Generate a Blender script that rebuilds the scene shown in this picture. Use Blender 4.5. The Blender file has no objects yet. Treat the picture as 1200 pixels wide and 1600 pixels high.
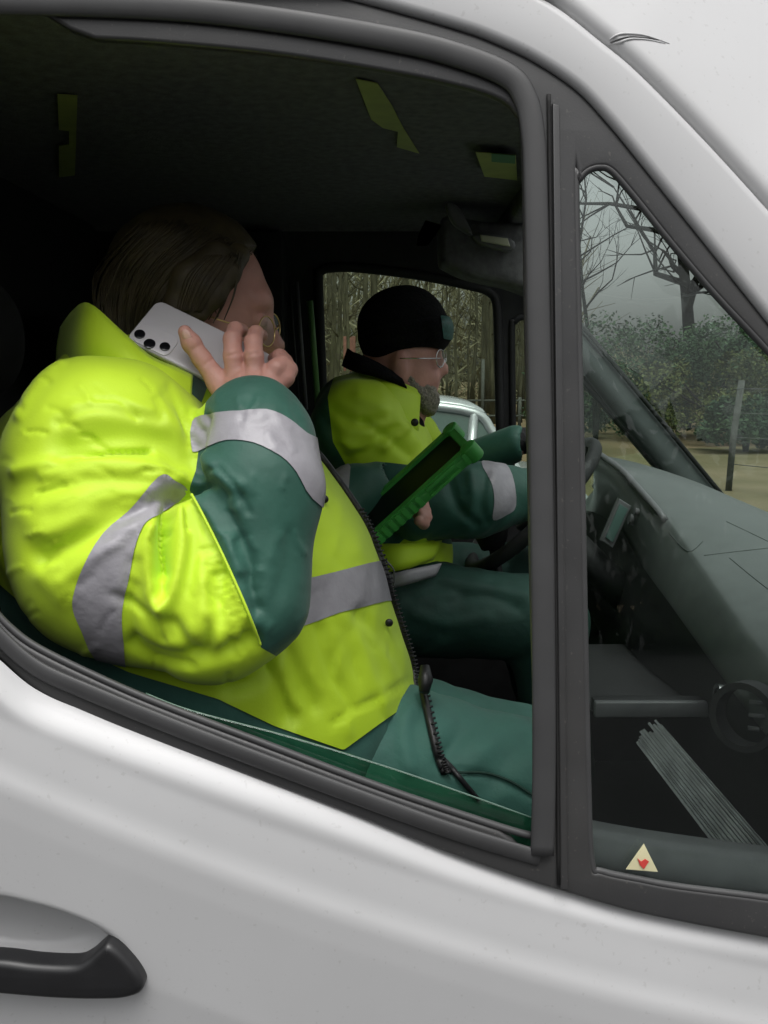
import bpy, bmesh, math, random
import numpy as np
from mathutils import Vector, Matrix
from mathutils.geometry import tessellate_polygon
random.seed(7); np.random.seed(7)
R = math.radians
scene = bpy.context.scene
COL = scene.collection

# ------------------------------------------------------------------ camera, sky, sun, exposure
CAMZ, FPX, PITCH = 1.65, 1450.0, R(8.2)
cam_d = bpy.data.cameras.new("camera"); cam = bpy.data.objects.new("camera", cam_d); COL.objects.link(cam)
cam.location = (0, 0, CAMZ); cam.rotation_euler = (R(90) - PITCH, 0, 0)
cam_d.sensor_fit = 'VERTICAL'; cam_d.sensor_height = 32.0; cam_d.lens = FPX / 1600 * 32.0
cam_d.clip_start = 0.02; cam_d.clip_end = 2000
scene.camera = cam
world = bpy.data.worlds.new("World"); scene.world = world; world.use_nodes = True
wn, wl = world.node_tree.nodes, world.node_tree.links
bg = wn["Background"]; sky = wn.new('ShaderNodeTexSky'); sky.sky_type = 'NISHITA'; sky.sun_disc = False
SUN_EL, SUN_ROT = R(70), R(170)
sky.sun_elevation = SUN_EL; sky.sun_rotation = SUN_ROT; sky.air_density = 1.6; sky.dust_density = 6.0; sky.ozone_density = 1.0
hs = wn.new('ShaderNodeHueSaturation'); hs.inputs['Saturation'].default_value = 0.10   # an overcast, nearly colourless sky
wl.new(sky.outputs[0], hs.inputs['Color']); wl.new(hs.outputs[0], bg.inputs['Color']); bg.inputs['Strength'].default_value = 0.14
sun_d = bpy.data.lights.new("sun", 'SUN'); sun_d.energy = 1.0; sun_d.angle = R(45); sun_d.color = (1, 0.98, 0.95)
sun = bpy.data.objects.new("sun", sun_d); COL.objects.link(sun)
_az = SUN_ROT
_dir = Vector((math.sin(_az) * math.cos(SUN_EL), math.cos(_az) * math.cos(SUN_EL), math.sin(SUN_EL)))
sun.rotation_euler = _dir.to_track_quat('Z', 'Y').to_euler()
vs = scene.view_settings; vs.view_transform = 'Standard'; vs.look = 'None'; vs.gamma = 1.0; vs.exposure = 0.3
try: vs.use_curve_mapping = False
except Exception: pass
cy = scene.cycles
cy.max_bounces = 8; cy.transparent_max_bounces = 12; cy.diffuse_bounces = 4; cy.glossy_bounces = 4
cy.use_denoising = True

# ------------------------------------------------------------------ measuring helpers: a place in the photograph to a point at a known depth
CP, SP = math.cos(PITCH), math.sin(PITCH)
def ray(px, py):
    a = (px - 600) / FPX; b = (800 - py) / FPX
    return np.array((a, CP + b * SP, -SP + b * CP))
def P(px, py, Y):
    d = ray(px, py); t = Y / d[1]
    return np.array((d[0] * t, Y, CAMZ + d[2] * t))
class Plane:                       # a leaning wall of the van: Y = y0 + k (Z - z0)
    def __init__(s, y0, z0, k): s.y0, s.z0, s.k = y0, z0, k
    def y(s, z): return s.y0 + s.k * (z - s.z0)
    def pt(s, px, py):
        d = ray(px, py); t = (s.y0 + s.k * (CAMZ - s.z0)) / (d[1] - s.k * d[2])
        return np.array((d[0] * t, d[1] * t, CAMZ + d[2] * t))
NEAR = Plane(0.87, 1.2, 0.12); FAR = Plane(2.60, 1.2, -0.12)
def proj(v):
    v = np.asarray(v, dtype=np.float64)
    x, y, z = v[:, 0], v[:, 1], v[:, 2] - CAMZ
    dep = y * CP - z * SP; up = y * SP + z * CP
    return 600 + FPX * x / dep, 800 - FPX * up / dep
def cr(pts, n=6, closed=False):    # a smooth curve through points
    p = [np.array(q, dtype=float) for q in pts]; out = []; m = len(p)
    rng = range(m if closed else m - 1)
    for i in rng:
        if closed: a, b, c, d = p[(i - 1) % m], p[i], p[(i + 1) % m], p[(i + 2) % m]
        else: a, b, c, d = p[max(i - 1, 0)], p[i], p[i + 1], p[min(i + 2, m - 1)]
        for k in range(n):
            t = k / n
            out.append(0.5 * (2 * b + (c - a) * t + (2 * a - 5 * b + 4 * c - d) * t * t + (3 * b - a - 3 * c + d) * t ** 3))
    if not closed: out.append(p[-1])
    return out

# ------------------------------------------------------------------ materials
def mat(name, col, rough=0.5, metal=0.0, coat=0.0, spec=0.5, var=0.0, vscale=20.0, bump=0.0, bscale=60.0, sheen=0.0,
        stretch=(1, 1, 1), sss=0.0, col2=None):
    m = bpy.data.materials.new(name); m.use_nodes = True
    nt = m.node_tree; n, l = nt.nodes, nt.links; b = n["Principled BSDF"]
    b.inputs['Base Color'].default_value = (*col, 1); b.inputs['Roughness'].default_value = rough
    b.inputs['Metallic'].default_value = metal; b.inputs['Coat Weight'].default_value = coat; b.inputs['Coat Roughness'].default_value = 0.08
    b.inputs['Specular IOR Level'].default_value = spec; b.inputs['Sheen Weight'].default_value = sheen
    if sss:
        b.inputs['Subsurface Weight'].default_value = sss; b.inputs['Subsurface Radius'].default_value = (0.01, 0.004, 0.002)
    tc = n.new('ShaderNodeTexCoord'); mp = n.new('ShaderNodeMapping'); mp.inputs['Scale'].default_value = stretch
    l.new(tc.outputs['Object'], mp.inputs['Vector'])
    if var or col2:
        nz = n.new('ShaderNodeTexNoise'); nz.inputs['Scale'].default_value = vscale; nz.inputs['Detail'].default_value = 6
        l.new(mp.outputs[0], nz.inputs['Vector'])
        rp = n.new('ShaderNodeValToRGB'); rp.color_ramp.elements[0].position = 0.3; rp.color_ramp.elements[1].position = 0.7
        c2 = col2 if col2 else tuple(min(1, c * (1 + var)) for c in col)
        c1 = col if col2 else tuple(c * (1 - var) for c in col)
        rp.color_ramp.elements[0].color = (*c1, 1); rp.color_ramp.elements[1].color = (*c2, 1)
        l.new(nz.outputs['Fac'], rp.inputs['Fac']); l.new(rp.outputs[0], b.inputs['Base Color'])
        mr = n.new('ShaderNodeMapRange'); mr.inputs['To Min'].default_value = max(0.02, rough - 0.08); mr.inputs['To Max'].default_value = min(1, rough + 0.08)
        l.new(nz.outputs['Fac'], mr.inputs['Value']); l.new(mr.outputs[0], b.inputs['Roughness'])
    if bump:
        nb = n.new('ShaderNodeTexNoise'); nb.inputs['Scale'].default_value = bscale; nb.inputs['Detail'].default_value = 4
        l.new(mp.outputs[0], nb.inputs['Vector'])
        bp = n.new('ShaderNodeBump'); bp.inputs['Strength'].default_value = bump; bp.inputs['Distance'].default_value = 0.01
        l.new(nb.outputs['Fac'], bp.inputs['Height']); l.new(bp.outputs[0], b.inputs['Normal'])
    return m
def glass(name, tint, refl=1.0, rough=0.0):
    m = bpy.data.materials.new(name); m.use_nodes = True; nt = m.node_tree; n, l = nt.nodes, nt.links
    n.remove(n["Principled BSDF"]); out = n["Material Output"]
    tr = n.new('ShaderNodeBsdfTransparent'); tr.inputs[0].default_value = (*tint, 1)
    gl = n.new('ShaderNodeBsdfGlossy'); gl.inputs['Roughness'].default_value = rough; gl.inputs[0].default_value = (0.95, 1.0, 0.98, 1)
    fr = n.new('ShaderNodeFresnel'); fr.inputs[0].default_value = 1.5
    mu = n.new('ShaderNodeMath'); mu.operation = 'MULTIPLY'; mu.inputs[1].default_value = refl; mu.use_clamp = True
    mx = n.new('ShaderNodeMixShader'); l.new(fr.outputs[0], mu.inputs[0]); l.new(mu.outputs[0], mx.inputs[0])
    l.new(tr.outputs[0], mx.inputs[1]); l.new(gl.outputs[0], mx.inputs[2]); l.new(mx.outputs[0], out.inputs[0])
    return m
M = dict(
    white=mat("white_paint", (0.52, 0.52, 0.525), 0.45, coat=0.25, var=0.03, vscale=3),
    trim=mat("black_trim", (0.036, 0.036, 0.037), 0.42, var=0.12, vscale=14, bump=0.03, bscale=500),
    seal=mat("rubber_seal", (0.046, 0.046, 0.047), 0.5, var=0.1, vscale=20),
    dark=mat("dark_gap", (0.008, 0.008, 0.008), 0.8),
    handle=mat("handle_plastic", (0.014, 0.014, 0.015), 0.38, var=0.15, vscale=30, bump=0.02, bscale=700),
    liner=mat("headliner_cloth", (0.14, 0.14, 0.142), 0.95, spec=0.15, var=0.2, vscale=60, bump=0.15, bscale=300),
    inner=mat("black_plastic", (0.022, 0.022, 0.023), 0.6, spec=0.35, var=0.2, vscale=30, bump=0.05, bscale=400),
    dash=mat("dash_plastic", (0.10, 0.112, 0.107), 0.36, var=0.12, vscale=25, bump=0.04, bscale=500),
    seat=mat("seat_cloth", (0.018, 0.018, 0.020), 0.9, var=0.3, vscale=120, bump=0.2, bscale=500),
    bar=mat("grey_plastic", (0.13, 0.13, 0.135), 0.45, var=0.1, vscale=40),
    pillar=mat("pillar_trim", (0.04, 0.05, 0.047), 0.6, var=0.12, vscale=30, bump=0.03, bscale=400),
    chrome=mat("chrome", (0.6, 0.6, 0.6), 0.2, metal=1.0),
    hiviz=mat("fluorescent_yellow_cloth", (0.51, 0.735, 0.020), 0.6, var=0.06, vscale=7, bump=0.05, bscale=420, sheen=0.1),
    green=mat("dark_green_cloth", (0.018, 0.088, 0.062), 0.62, var=0.14, vscale=18, bump=0.12, bscale=55, sheen=0.1),
    trouser=mat("green_trouser_cloth", (0.042, 0.140, 0.110), 0.7, var=0.14, vscale=16, bump=0.16, bscale=45, sheen=0.1),
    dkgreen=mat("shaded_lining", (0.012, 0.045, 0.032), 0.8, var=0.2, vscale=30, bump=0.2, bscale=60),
    grey=mat("reflective_tape", (0.30, 0.29, 0.315), 0.42, spec=0.6, var=0.07, vscale=55, bump=0.12, bscale=90),
    skin=mat("skin", (0.56, 0.29, 0.235), 0.5, var=0.10, vscale=26, bump=0.10, bscale=160, sss=0.15),
    lips=mat("lips", (0.4, 0.13, 0.12), 0.4),
    hair=mat("brown_hair", (0.042, 0.031, 0.011), 0.6, var=0.35, vscale=40, bump=0.15, bscale=60, stretch=(1, 1, 1)),
    beard=mat("grey_beard", (0.27, 0.25, 0.20), 0.8, var=0.4, vscale=220, bump=0.8, bscale=260),
    knit=mat("black_knit", (0.007, 0.007, 0.008), 0.95, spec=0.15, var=0.3, vscale=140, bump=0.6, bscale=220),
    badge=mat("green_badge", (0.018, 0.085, 0.070), 0.6, var=0.5, vscale=160),
    phone=mat("white_phone", (0.66, 0.63, 0.655), 0.30, coat=0.3, var=0.02, vscale=30),
    lens=mat("dark_lens", (0.006, 0.006, 0.008), 0.12, coat=0.6),
    gold=mat("gold_wire", (0.62, 0.45, 0.20), 0.28, metal=1.0),
    zip=mat("black_zip", (0.010, 0.010, 0.011), 0.45),
    case=mat("bright_green_rubber", (0.048, 0.285, 0.052), 0.48, var=0.12, vscale=50, bump=0.05, bscale=200),
    screen=mat("dark_screen", (0.004, 0.007, 0.005), 0.45, spec=0.2),
    glove=mat("black_glove", (0.008, 0.008, 0.009), 0.8, var=0.2, vscale=120, bump=0.3, bscale=200),
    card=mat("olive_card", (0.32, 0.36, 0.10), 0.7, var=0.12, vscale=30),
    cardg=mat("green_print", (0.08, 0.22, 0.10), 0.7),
    paper=mat("printed_paper", (0.22, 0.23, 0.225), 0.35, var=0.5, vscale=38, stretch=(1, 1, .5)),
    stick=mat("cream_sticker", (0.62, 0.58, 0.36), 0.6, var=0.05, vscale=60),
    red=mat("red_print", (0.55, 0.05, 0.04), 0.6),
    lampm=mat("lamp_lens", (0.55, 0.55, 0.40), 0.35),
    car=mat("silver_paint", (0.50, 0.52, 0.55), 0.25, metal=0.5, coat=0.6),
    carglass=mat("car_glass", (0.05, 0.09, 0.08), 0.06, coat=0.3),
    tyre=mat("tyre", (0.012, 0.012, 0.012), 0.85),
    bark=mat("olive_bark", (0.045, 0.043, 0.028), 0.95, spec=0.1, vscale=5, bump=0.7, bscale=14, stretch=(1, 1, 0.25), col2=(0.12, 0.115, 0.075)),
    barkd=mat("dark_bark", (0.012, 0.012, 0.010), 0.95, spec=0.1, var=0.4, vscale=6, bump=0.6, bscale=14, stretch=(1, 1, 0.25)),
    wood=mat("far_wood_twigs", (0.12, 0.118, 0.07), 1.0, spec=0.0, vscale=0.9, col2=(0.24, 0.225, 0.15)),
    leafd=mat("evergreen_leaves", (0.020, 0.050, 0.026), 0.8, spec=0.2, vscale=2, col2=(0.055, 0.095, 0.040)),
    post=mat("grey_post", (0.075, 0.08, 0.07), 0.9, var=0.3, vscale=20),
    wire=mat("wire", (0.15, 0.16, 0.15), 0.5, metal=0.6),
    sign=mat("faded_red_board", (0.25, 0.11, 0.085), 0.8, var=0.2, vscale=8),
    asphalt=mat("asphalt", (0.045, 0.045, 0.046), 0.9, var=0.35, vscale=40, bump=0.4, bscale=160),
    ground=mat("leaf_litter", (0.095, 0.080, 0.040), 1.0, spec=0.1, vscale=0.35, bump=0.5, bscale=8, col2=(0.24, 0.17, 0.11)),
    grass=mat("field_grass", (0.10, 0.095, 0.045), 1.0, spec=0.1, vscale=0.45, bump=0.5, bscale=9, col2=(0.21, 0.175, 0.11)),
    g_door=glass("door_glass", (0.60, 0.86, 0.70), 1.6),
    g_quarter=glass("quarter_glass", (0.90, 0.935, 0.92), 0.8),
    g_screen=glass("windscreen_glass", (0.88, 0.93, 0.91), 0.9),
    g_far=glass("far_glass", (0.80, 0.86, 0.80), 0.8),
    g_spec=glass("spectacle_lens", (0.85, 0.87, 0.85), 1.3),
)

def speckle(m, scale=150, amount=.16):
    nt = m.node_tree; n, l = nt.nodes, nt.links; b = n["Principled BSDF"]; src = b.inputs['Base Color'].links[0].from_socket
    tc = n.new('ShaderNodeTexCoord'); a = n.new('ShaderNodeTexNoise'); a.inputs['Scale'].default_value = scale; a.inputs['Detail'].default_value = 2; l.new(tc.outputs['Object'], a.inputs['Vector'])
    c = n.new('ShaderNodeTexNoise'); c.inputs['Scale'].default_value = 5; c.inputs['Detail'].default_value = 5; l.new(tc.outputs['Object'], c.inputs['Vector'])
    r1 = n.new('ShaderNodeMapRange'); r1.inputs['From Min'].default_value = .66; r1.inputs['From Max'].default_value = .74; l.new(a.outputs['Fac'], r1.inputs['Value'])
    r2 = n.new('ShaderNodeMapRange'); r2.inputs['From Min'].default_value = .45; r2.inputs['From Max'].default_value = .75; l.new(c.outputs['Fac'], r2.inputs['Value'])
    ml = n.new('ShaderNodeMath'); ml.operation = 'MULTIPLY'; l.new(r1.outputs[0], ml.inputs[0]); ml.inputs[1].default_value = amount
    ad = n.new('ShaderNodeMath'); ad.operation = 'MULTIPLY_ADD'; l.new(r2.outputs[0], ad.inputs[0]); ad.inputs[1].default_value = amount * .35; l.new(ml.outputs[0], ad.inputs[2])
    mx = n.new('ShaderNodeMixRGB'); mx.inputs['Color2'].default_value = (.16, .15, .13, 1); l.new(ad.outputs[0], mx.inputs['Fac']); l.new(src, mx.inputs['Color1']); l.new(mx.outputs[0], b.inputs['Base Color'])
speckle(M['white']); speckle(M['trim'], 220, .25)      # road film and dust
# ------------------------------------------------------------------ object helpers
def tag(o, label=None, cat=None, group=None, kind=None):
    if label: o['label'] = label
    if cat: o['category'] = cat
    if group: o['group'] = group
    if kind: o['kind'] = kind
    return o
def empty(name, loc, label, cat, group=None):
    o = bpy.data.objects.new(name, None); COL.objects.link(o); o.location = loc; o.empty_display_size = 0.1
    bpy.context.view_layer.update()
    return tag(o, label, cat, group)
def link(name, me, m, parent=None, smooth=True):
    o = bpy.data.objects.new(name, me); COL.objects.link(o)
    if m: me.materials.clear(); me.materials.append(m)
    if smooth and len(me.polygons): me.polygons.foreach_set('use_smooth', [True] * len(me.polygons))
    if parent:
        o.parent = parent; o.matrix_parent_inverse = root_inv(parent)
    return o
def wmat(o): return (wmat(o.parent) @ o.matrix_parent_inverse @ o.matrix_basis) if o.parent else o.matrix_basis.copy()
def root_inv(p): return wmat(p).inverted()
def mesh_from(v, f, name="mesh"):
    me = bpy.data.meshes.new(name); me.from_pydata([tuple(map(float, a)) for a in v], [], [tuple(int(i) for i in q) for q in f]); me.validate(); me.update()
    return me
def bm_mesh(bm, name="mesh"):
    me = bpy.data.meshes.new(name); bm.normal_update(); bm.to_mesh(me); bm.free(); return me
def autosmooth(me, ang=35):
    bm = bmesh.new(); bm.from_mesh(me); a = R(ang)
    for e in bm.edges:
        e.smooth = not (len(e.link_faces) == 2 and e.calc_face_angle(0) > a)
    bm.to_mesh(me); bm.free(); return me
def join_meshes(ms):
    bm = bmesh.new()
    for m in ms: bm.from_mesh(m)
    return bm_mesh(bm)
def plate(outer, holes, plane, thick, bevel, dy=0.0):
    """a flat or leaning panel with openings and rounded edges; outlines as 3-D points on the plane"""
    cd = bpy.data.curves.new("c", 'CURVE'); cd.dimensions = '2D'; cd.fill_mode = 'BOTH'
    cd.extrude = max(thick / 2 - bevel, 0.0001); cd.bevel_depth = bevel; cd.bevel_resolution = 3; cd.offset = -bevel
    for loop in [outer] + holes:
        s = cd.splines.new('POLY'); s.points.add(len(loop) - 1); s.use_cyclic_u = True
        for p, q in zip(s.points, loop): p.co = (q[0], q[2], 0, 1)
    o = bpy.data.objects.new("c", cd); COL.objects.link(o); bpy.context.view_layer.update()
    me = bpy.data.meshes.new_from_object(o.evaluated_get(bpy.context.evaluated_depsgraph_get()))
    bpy.data.objects.remove(o); bpy.data.curves.remove(cd)
    for v in me.vertices:
        x, z, w = v.co; v.co = (x, plane.y(z) - w + dy, z)
    bm = bmesh.new(); bm.from_mesh(me); bmesh.ops.remove_doubles(bm, verts=bm.verts, dist=1e-5)
    bmesh.ops.recalc_face_normals(bm, faces=bm.faces); bm.to_mesh(me); bm.free()
    return autosmooth(me, 40)
def tube(pts, rad, seg=10, closed=False, squash=None):
    """swept round bar; rad a number or one per point; squash = (axis vector, factor) flattens it"""
    pts = [Vector(tuple(p)) for p in pts]; n = len(pts)
    rs = [rad] * n if not hasattr(rad, '__len__') else list(rad)
    if len(rs) != n:
        rs = list(np.interp(np.linspace(0, 1, n), np.linspace(0, 1, len(rs)), rs))
    V, Fc = [], []; up = Vector((0.0123, -1, 0.017)).normalized(); N = None
    for i, p in enumerate(pts):
        if closed: t = pts[(i + 1) % n] - pts[i - 1]
        else: t = pts[min(i + 1, n - 1)] - pts[max(i - 1, 0)]
        t = t.normalized() if t.length > 1e-9 else Vector((0, 0, 1))
        if N is None: N = up - t * up.dot(t)
        else: N = N - t * N.dot(t)
        if N.length < 1e-6: N = t.orthogonal()
        N.normalize(); B = t.cross(N)
        for k in range(seg):
            a = 2 * math.pi * k / seg
            q = (N * math.cos(a) + B * math.sin(a)) * rs[i]
            if squash: ax = Vector(squash[0]).normalized(); q -= ax * q.dot(ax) * (1 - squash[1])
            V.append(p + q)
    for i in range(n if closed else n - 1):
        for k in range(seg):
            a, b = i * seg + k, i * seg + (k + 1) % seg; j = (i + 1) % n
            Fc.append((a, b, j * seg + (k + 1) % seg, j * seg + k))
    if not closed:
        Fc.append(tuple(reversed(range(seg)))); Fc.append(tuple(range((n - 1) * seg, n * seg)))
    return mesh_from(V, Fc)
def box(lo, hi, bev=0.004, segs=2):
    bm = bmesh.new(); bmesh.ops.create_cube(bm, size=1)
    for v in bm.verts: v.co = Vector([lo[i] + (v.co[i] + 0.5) * (hi[i] - lo[i]) for i in range(3)])
    if bev: bmesh.ops.bevel(bm, geom=list(bm.edges), offset=bev, segments=segs, affect='EDGES', profile=0.5)
    return autosmooth(bm_mesh(bm), 45)
def grid(rows, flip=False):
    r, c = len(rows), len(rows[0]); V = [p for row in rows for p in row]; Fc = []
    for i in range(r - 1):
        for j in range(c - 1):
            q = (i * c + j, i * c + j + 1, (i + 1) * c + j + 1, (i + 1) * c + j); Fc.append(q[::-1] if flip else q)
    return mesh_from(V, Fc)
def oriented(me, O, X, Y, Z):
    mt = Matrix((tuple(X), tuple(Y), tuple(Z))).transposed().to_4x4(); mt.translation = Vector(tuple(O)); me.transform(mt); return me

# ------------------------------------------------------------------ soft shapes: distance fields and a surface-net mesher
class Field:
    def __init__(s, lo, hi, h):
        s.h = h; s.lo = np.array(lo, dtype=np.float32)
        n = [int(math.ceil((hi[i] - lo[i]) / h)) + 1 for i in range(3)]
        g = np.meshgrid(*[s.lo[i] + h * np.arange(n[i], dtype=np.float32) for i in range(3)], indexing='ij')
        s.g = g; s.f = np.full(g[0].shape, 9.0, dtype=np.float32)
    def cone(s, a, b, ra, rb, sc=(1, 1, 1)):
        a = np.asarray(a, dtype=np.float32); b = np.asarray(b, dtype=np.float32); sc = np.array(sc, dtype=np.float32)
        A = a / sc; D = b / sc - A; L = float((D * D).sum()) + 1e-12
        q = [s.g[i] / sc[i] - A[i] for i in range(3)]
        t = np.clip((q[0] * D[0] + q[1] * D[1] + q[2] * D[2]) / L, 0, 1)
        return np.sqrt((q[0] - t * D[0]) ** 2 + (q[1] - t * D[1]) ** 2 + (q[2] - t * D[2]) ** 2) - (ra + (rb - ra) * t)
    def ell(s, c, r):
        q = [(s.g[i] - np.float32(c[i])) / np.float32(r[i]) for i in range(3)]
        k = np.sqrt(q[0] ** 2 + q[1] ** 2 + q[2] ** 2)
        return (k - 1) * min(r)
    def add(s, d, k=0.02):
        h = np.clip(0.5 + 0.5 * (s.f - d) / k, 0, 1); s.f = s.f * (1 - h) + d * h - k * h * (1 - h); return s
    def sub(s, d, k=0.01):
        h = np.clip(0.5 - 0.5 * (s.f + d) / k, 0, 1); s.f = s.f * (1 - h) - d * h + k * h * (1 - h); return s
    def chain(s, pts, k=0.02, sc=(1, 1, 1)):
        for (a, ra), (b, rb) in zip(pts[:-1], pts[1:]): s.add(s.cone(a, b, ra, rb, sc), k)
        return s
    def mesh(s):
        f = s.f; sg = f < 0; nx, ny, nz = f.shape
        sl = lambda a, i, j, k: a[i:nx - 1 + i, j:ny - 1 + j, k:nz - 1 + k]
        cnt = sum(sl(sg, i, j, k).astype(np.int8) for i in (0, 1) for j in (0, 1) for k in (0, 1))
        mask = (cnt > 0) & (cnt < 8); I = np.argwhere(mask)
        idx = np.full(mask.shape, -1, dtype=np.int64); idx[mask] = np.arange(len(I))
        acc = np.zeros((len(I), 3)); num = np.zeros(len(I))
        cs = [(i, j, k) for i in (0, 1) for j in (0, 1) for k in (0, 1)]
        vals = {c: f[I[:, 0] + c[0], I[:, 1] + c[1], I[:, 2] + c[2]].astype(np.float64) for c in cs}
        for a in cs:
            for ax in range(3):
                if a[ax] == 0:
                    b = list(a); b[ax] = 1; b = tuple(b); va, vb = vals[a], vals[b]
                    x = (va < 0) != (vb < 0); t = np.where(x, va / np.where(x, va - vb, 1), 0)
                    p = np.array(a, dtype=float)[None, :] + t[:, None] * (np.array(b) - np.array(a))[None, :]
                    acc += p * x[:, None]; num += x
        V = s.lo + s.h * (I + acc / num[:, None]); Q = []
        for ax in range(3):
            o = [0, 0, 0]; o[ax] = 1
            s0 = sg[:nx - o[0], :ny - o[1], :nz - o[2]]; s1 = sg[o[0]:, o[1]:, o[2]:]
            e = np.argwhere(s0 != s1); u, w = [(1, 2), (2, 0), (0, 1)][ax]
            ok = (e[:, u] > 0) & (e[:, w] > 0) & (e[:, u] < f.shape[u] - 1) & (e[:, w] < f.shape[w] - 1); e = e[ok]
            du = np.zeros(3, int); du[u] = 1; dw = np.zeros(3, int); dw[w] = 1
            g = lambda c: idx[c[:, 0], c[:, 1], c[:, 2]]
            q = np.stack([g(e - du - dw), g(e - dw), g(e), g(e - du)], 1)
            inside = sg[e[:, 0], e[:, 1], e[:, 2]]; q[~inside] = q[~inside][:, ::-1]; Q.append(q)
        Q = np.concatenate(Q); Q = Q[(Q >= 0).all(1)]
        return V, Q
def vnormals(V, Q):
    a = V[Q[:, 0]]; n = np.cross(V[Q[:, 2]] - a, V[Q[:, 3]] - V[Q[:, 1]]); N = np.zeros_like(V)
    for i in range(4): np.add.at(N, Q[:, i], n)
    return N / (np.linalg.norm(N, axis=1, keepdims=True) + 1e-12)
def relax(V, Q, it=2, lam=0.5):
    for _ in range(it):
        S = np.zeros_like(V); C = np.zeros(len(V))
        for i in range(4):
            j = (i + 1) % 4
            np.add.at(S, Q[:, i], V[Q[:, j]]); np.add.at(C, Q[:, i], 1); np.add.at(S, Q[:, j], V[Q[:, i]]); np.add.at(C, Q[:, j], 1)
        V = V + lam * (S / C[:, None] - V)
    return V
def seg_dist(X, Y, poly, closed=False):
    poly = np.asarray(poly, dtype=float); d = np.full(X.shape, 1e9); m = len(poly)
    for i in range(m if closed else m - 1):
        a = poly[i]; b = poly[(i + 1) % m]; e = b - a; L = (e * e).sum() + 1e-12
        t = np.clip(((X - a[0]) * e[0] + (Y - a[1]) * e[1]) / L, 0, 1)
        d = np.minimum(d, np.hypot(X - a[0] - t * e[0], Y - a[1] - t * e[1]))
    return d
def poly_sd(X, Y, poly):
    poly = np.asarray(poly, dtype=float); ins = np.zeros(X.shape, bool); m = len(poly)
    for i in range(m):
        x0, y0 = poly[i]; x1, y1 = poly[(i + 1) % m]
        c = ((y0 > Y) != (y1 > Y)); xs = x0 + (Y - y0) / np.where(y1 == y0, 1e-9, (y1 - y0)) * (x1 - x0); ins ^= c & (X < xs)
    d = seg_dist(X, Y, poly, True); return np.where(ins, d, -d)
def strokes(V, Q, lst):
    """press folds and ridges into cloth: (curve in the side elevation, depth, width)"""
    N = vnormals(V, Q); X, Y = proj(V); fr = np.clip(-N[:, 1] * 1.6 + 0.15, 0, 1); D = np.zeros(len(V))
    for pts, amp, w in lst:
        c = cr(pts, 5); d = seg_dist(X, Y, c); D += amp * np.exp(-(d / w) ** 2)
    return V + N * (D * fr)[:, None]
def wrinkle(V, Q, amp, s):
    N = vnormals(V, Q); x, y, z = V[:, 0] * s, V[:, 1] * s, V[:, 2] * s
    w = np.sin(1.3 * x + 0.9 * z + 2 * np.sin(0.7 * y + 0.5 * z)) * 0.5 + np.sin(2.3 * z - 1.7 * x + 1.4 * np.sin(1.1 * x + y)) * 0.35 + np.sin(3.9 * x + 3.1 * y - 2.7 * z) * 0.15
    return V + N * (amp * w)[:, None]
def clip(V, Q, d):
    """the part of a surface where d > 0, cut cleanly along d = 0"""
    T = np.concatenate([Q[:, [0, 1, 2]], Q[:, [0, 2, 3]]]); pos = d > 0; c = pos[T].sum(1)
    full = Q[pos[Q].all(1)]; Fc = [tuple(q) for q in full]
    mixed_q = ~pos[Q].all(1) & pos[Q].any(1); T = np.concatenate([Q[mixed_q][:, [0, 1, 2]], Q[mixed_q][:, [0, 2, 3]]])
    newv = []; em = {}
    def cut(a, b):
        k = (min(a, b), max(a, b))
        if k not in em:
            t = d[k[0]] / (d[k[0]] - d[k[1]]); em[k] = len(V) + len(newv); newv.append(V[k[0]] + t * (V[k[1]] - V[k[0]]))
        return em[k]
    for tri in T:
        poly = []
        for i in range(3):
            a, b = int(tri[i]), int(tri[(i + 1) % 3])
            if d[a] > 0: poly.append(a)
            if (d[a] > 0) != (d[b] > 0): poly.append(cut(a, b))
        if len(poly) >= 3: Fc.append(tuple(poly))
    allv = np.concatenate([V, np.array(newv)]) if newv else V
    used = np.unique(np.concatenate([np.array(f) for f in Fc])) if Fc else np.array([], int)
    mp = np.full(len(allv), -1); mp[used] = np.arange(len(used))
    return mesh_from(allv[used], [tuple(mp[i] for i in f) for f in Fc])
def clip_poly(V, Q, poly, off=0.0, extra=None):
    X, Y = proj(V); d = poly_sd(X, Y, poly)
    if extra is not None: d = np.minimum(d, extra)
    W = V + vnormals(V, Q) * off if off else V
    return biggest(clip(W, Q, d))
def biggest(me):
    bm = bmesh.new(); bm.from_mesh(me); bm.verts.ensure_lookup_table(); left = set(bm.verts); best = []
    while left:
        st = [left.pop()]; comp = list(st)
        while st:
            for e in st.pop().link_edges:
                for w in e.verts:
                    if w in left: left.discard(w); st.append(w); comp.append(w)
        if len(comp) > len(best): best = comp
    keep = set(best); bmesh.ops.delete(bm, geom=[v for v in bm.verts if v not in keep], context='VERTS'); bm.to_mesh(me); bm.free(); return me
def soft(name, V, Q, m, parent=None): return link(name, mesh_from(V, Q), m, parent)

# ================================================================== SETTING: ground
bm = bmesh.new(); bmesh.ops.create_grid(bm, x_segments=40, y_segments=40, size=400)
tag(link("ground", bm_mesh(bm), M['ground']), kind="structure")
tag(link("road", mesh_from([(-90, -60, .004), (90, -60, .004), (90, 9.5, .004), (-90, 9.5, .004)], [(0, 1, 2, 3)]), M['asphalt']), kind="structure")
def blob_sheet(pts, z): return mesh_from([(x, y, z) for x, y in pts], [tuple(range(len(pts)))])
tag(link("field", blob_sheet(cr([(3.0, 11.5), (9, 10.6), (22, 10.8), (60, 12), (60, 34), (20, 25), (8.5, 22.5), (5.2, 20), (3.4, 16)], 6, True), 0.008), M['grass']), kind="structure")

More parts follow.
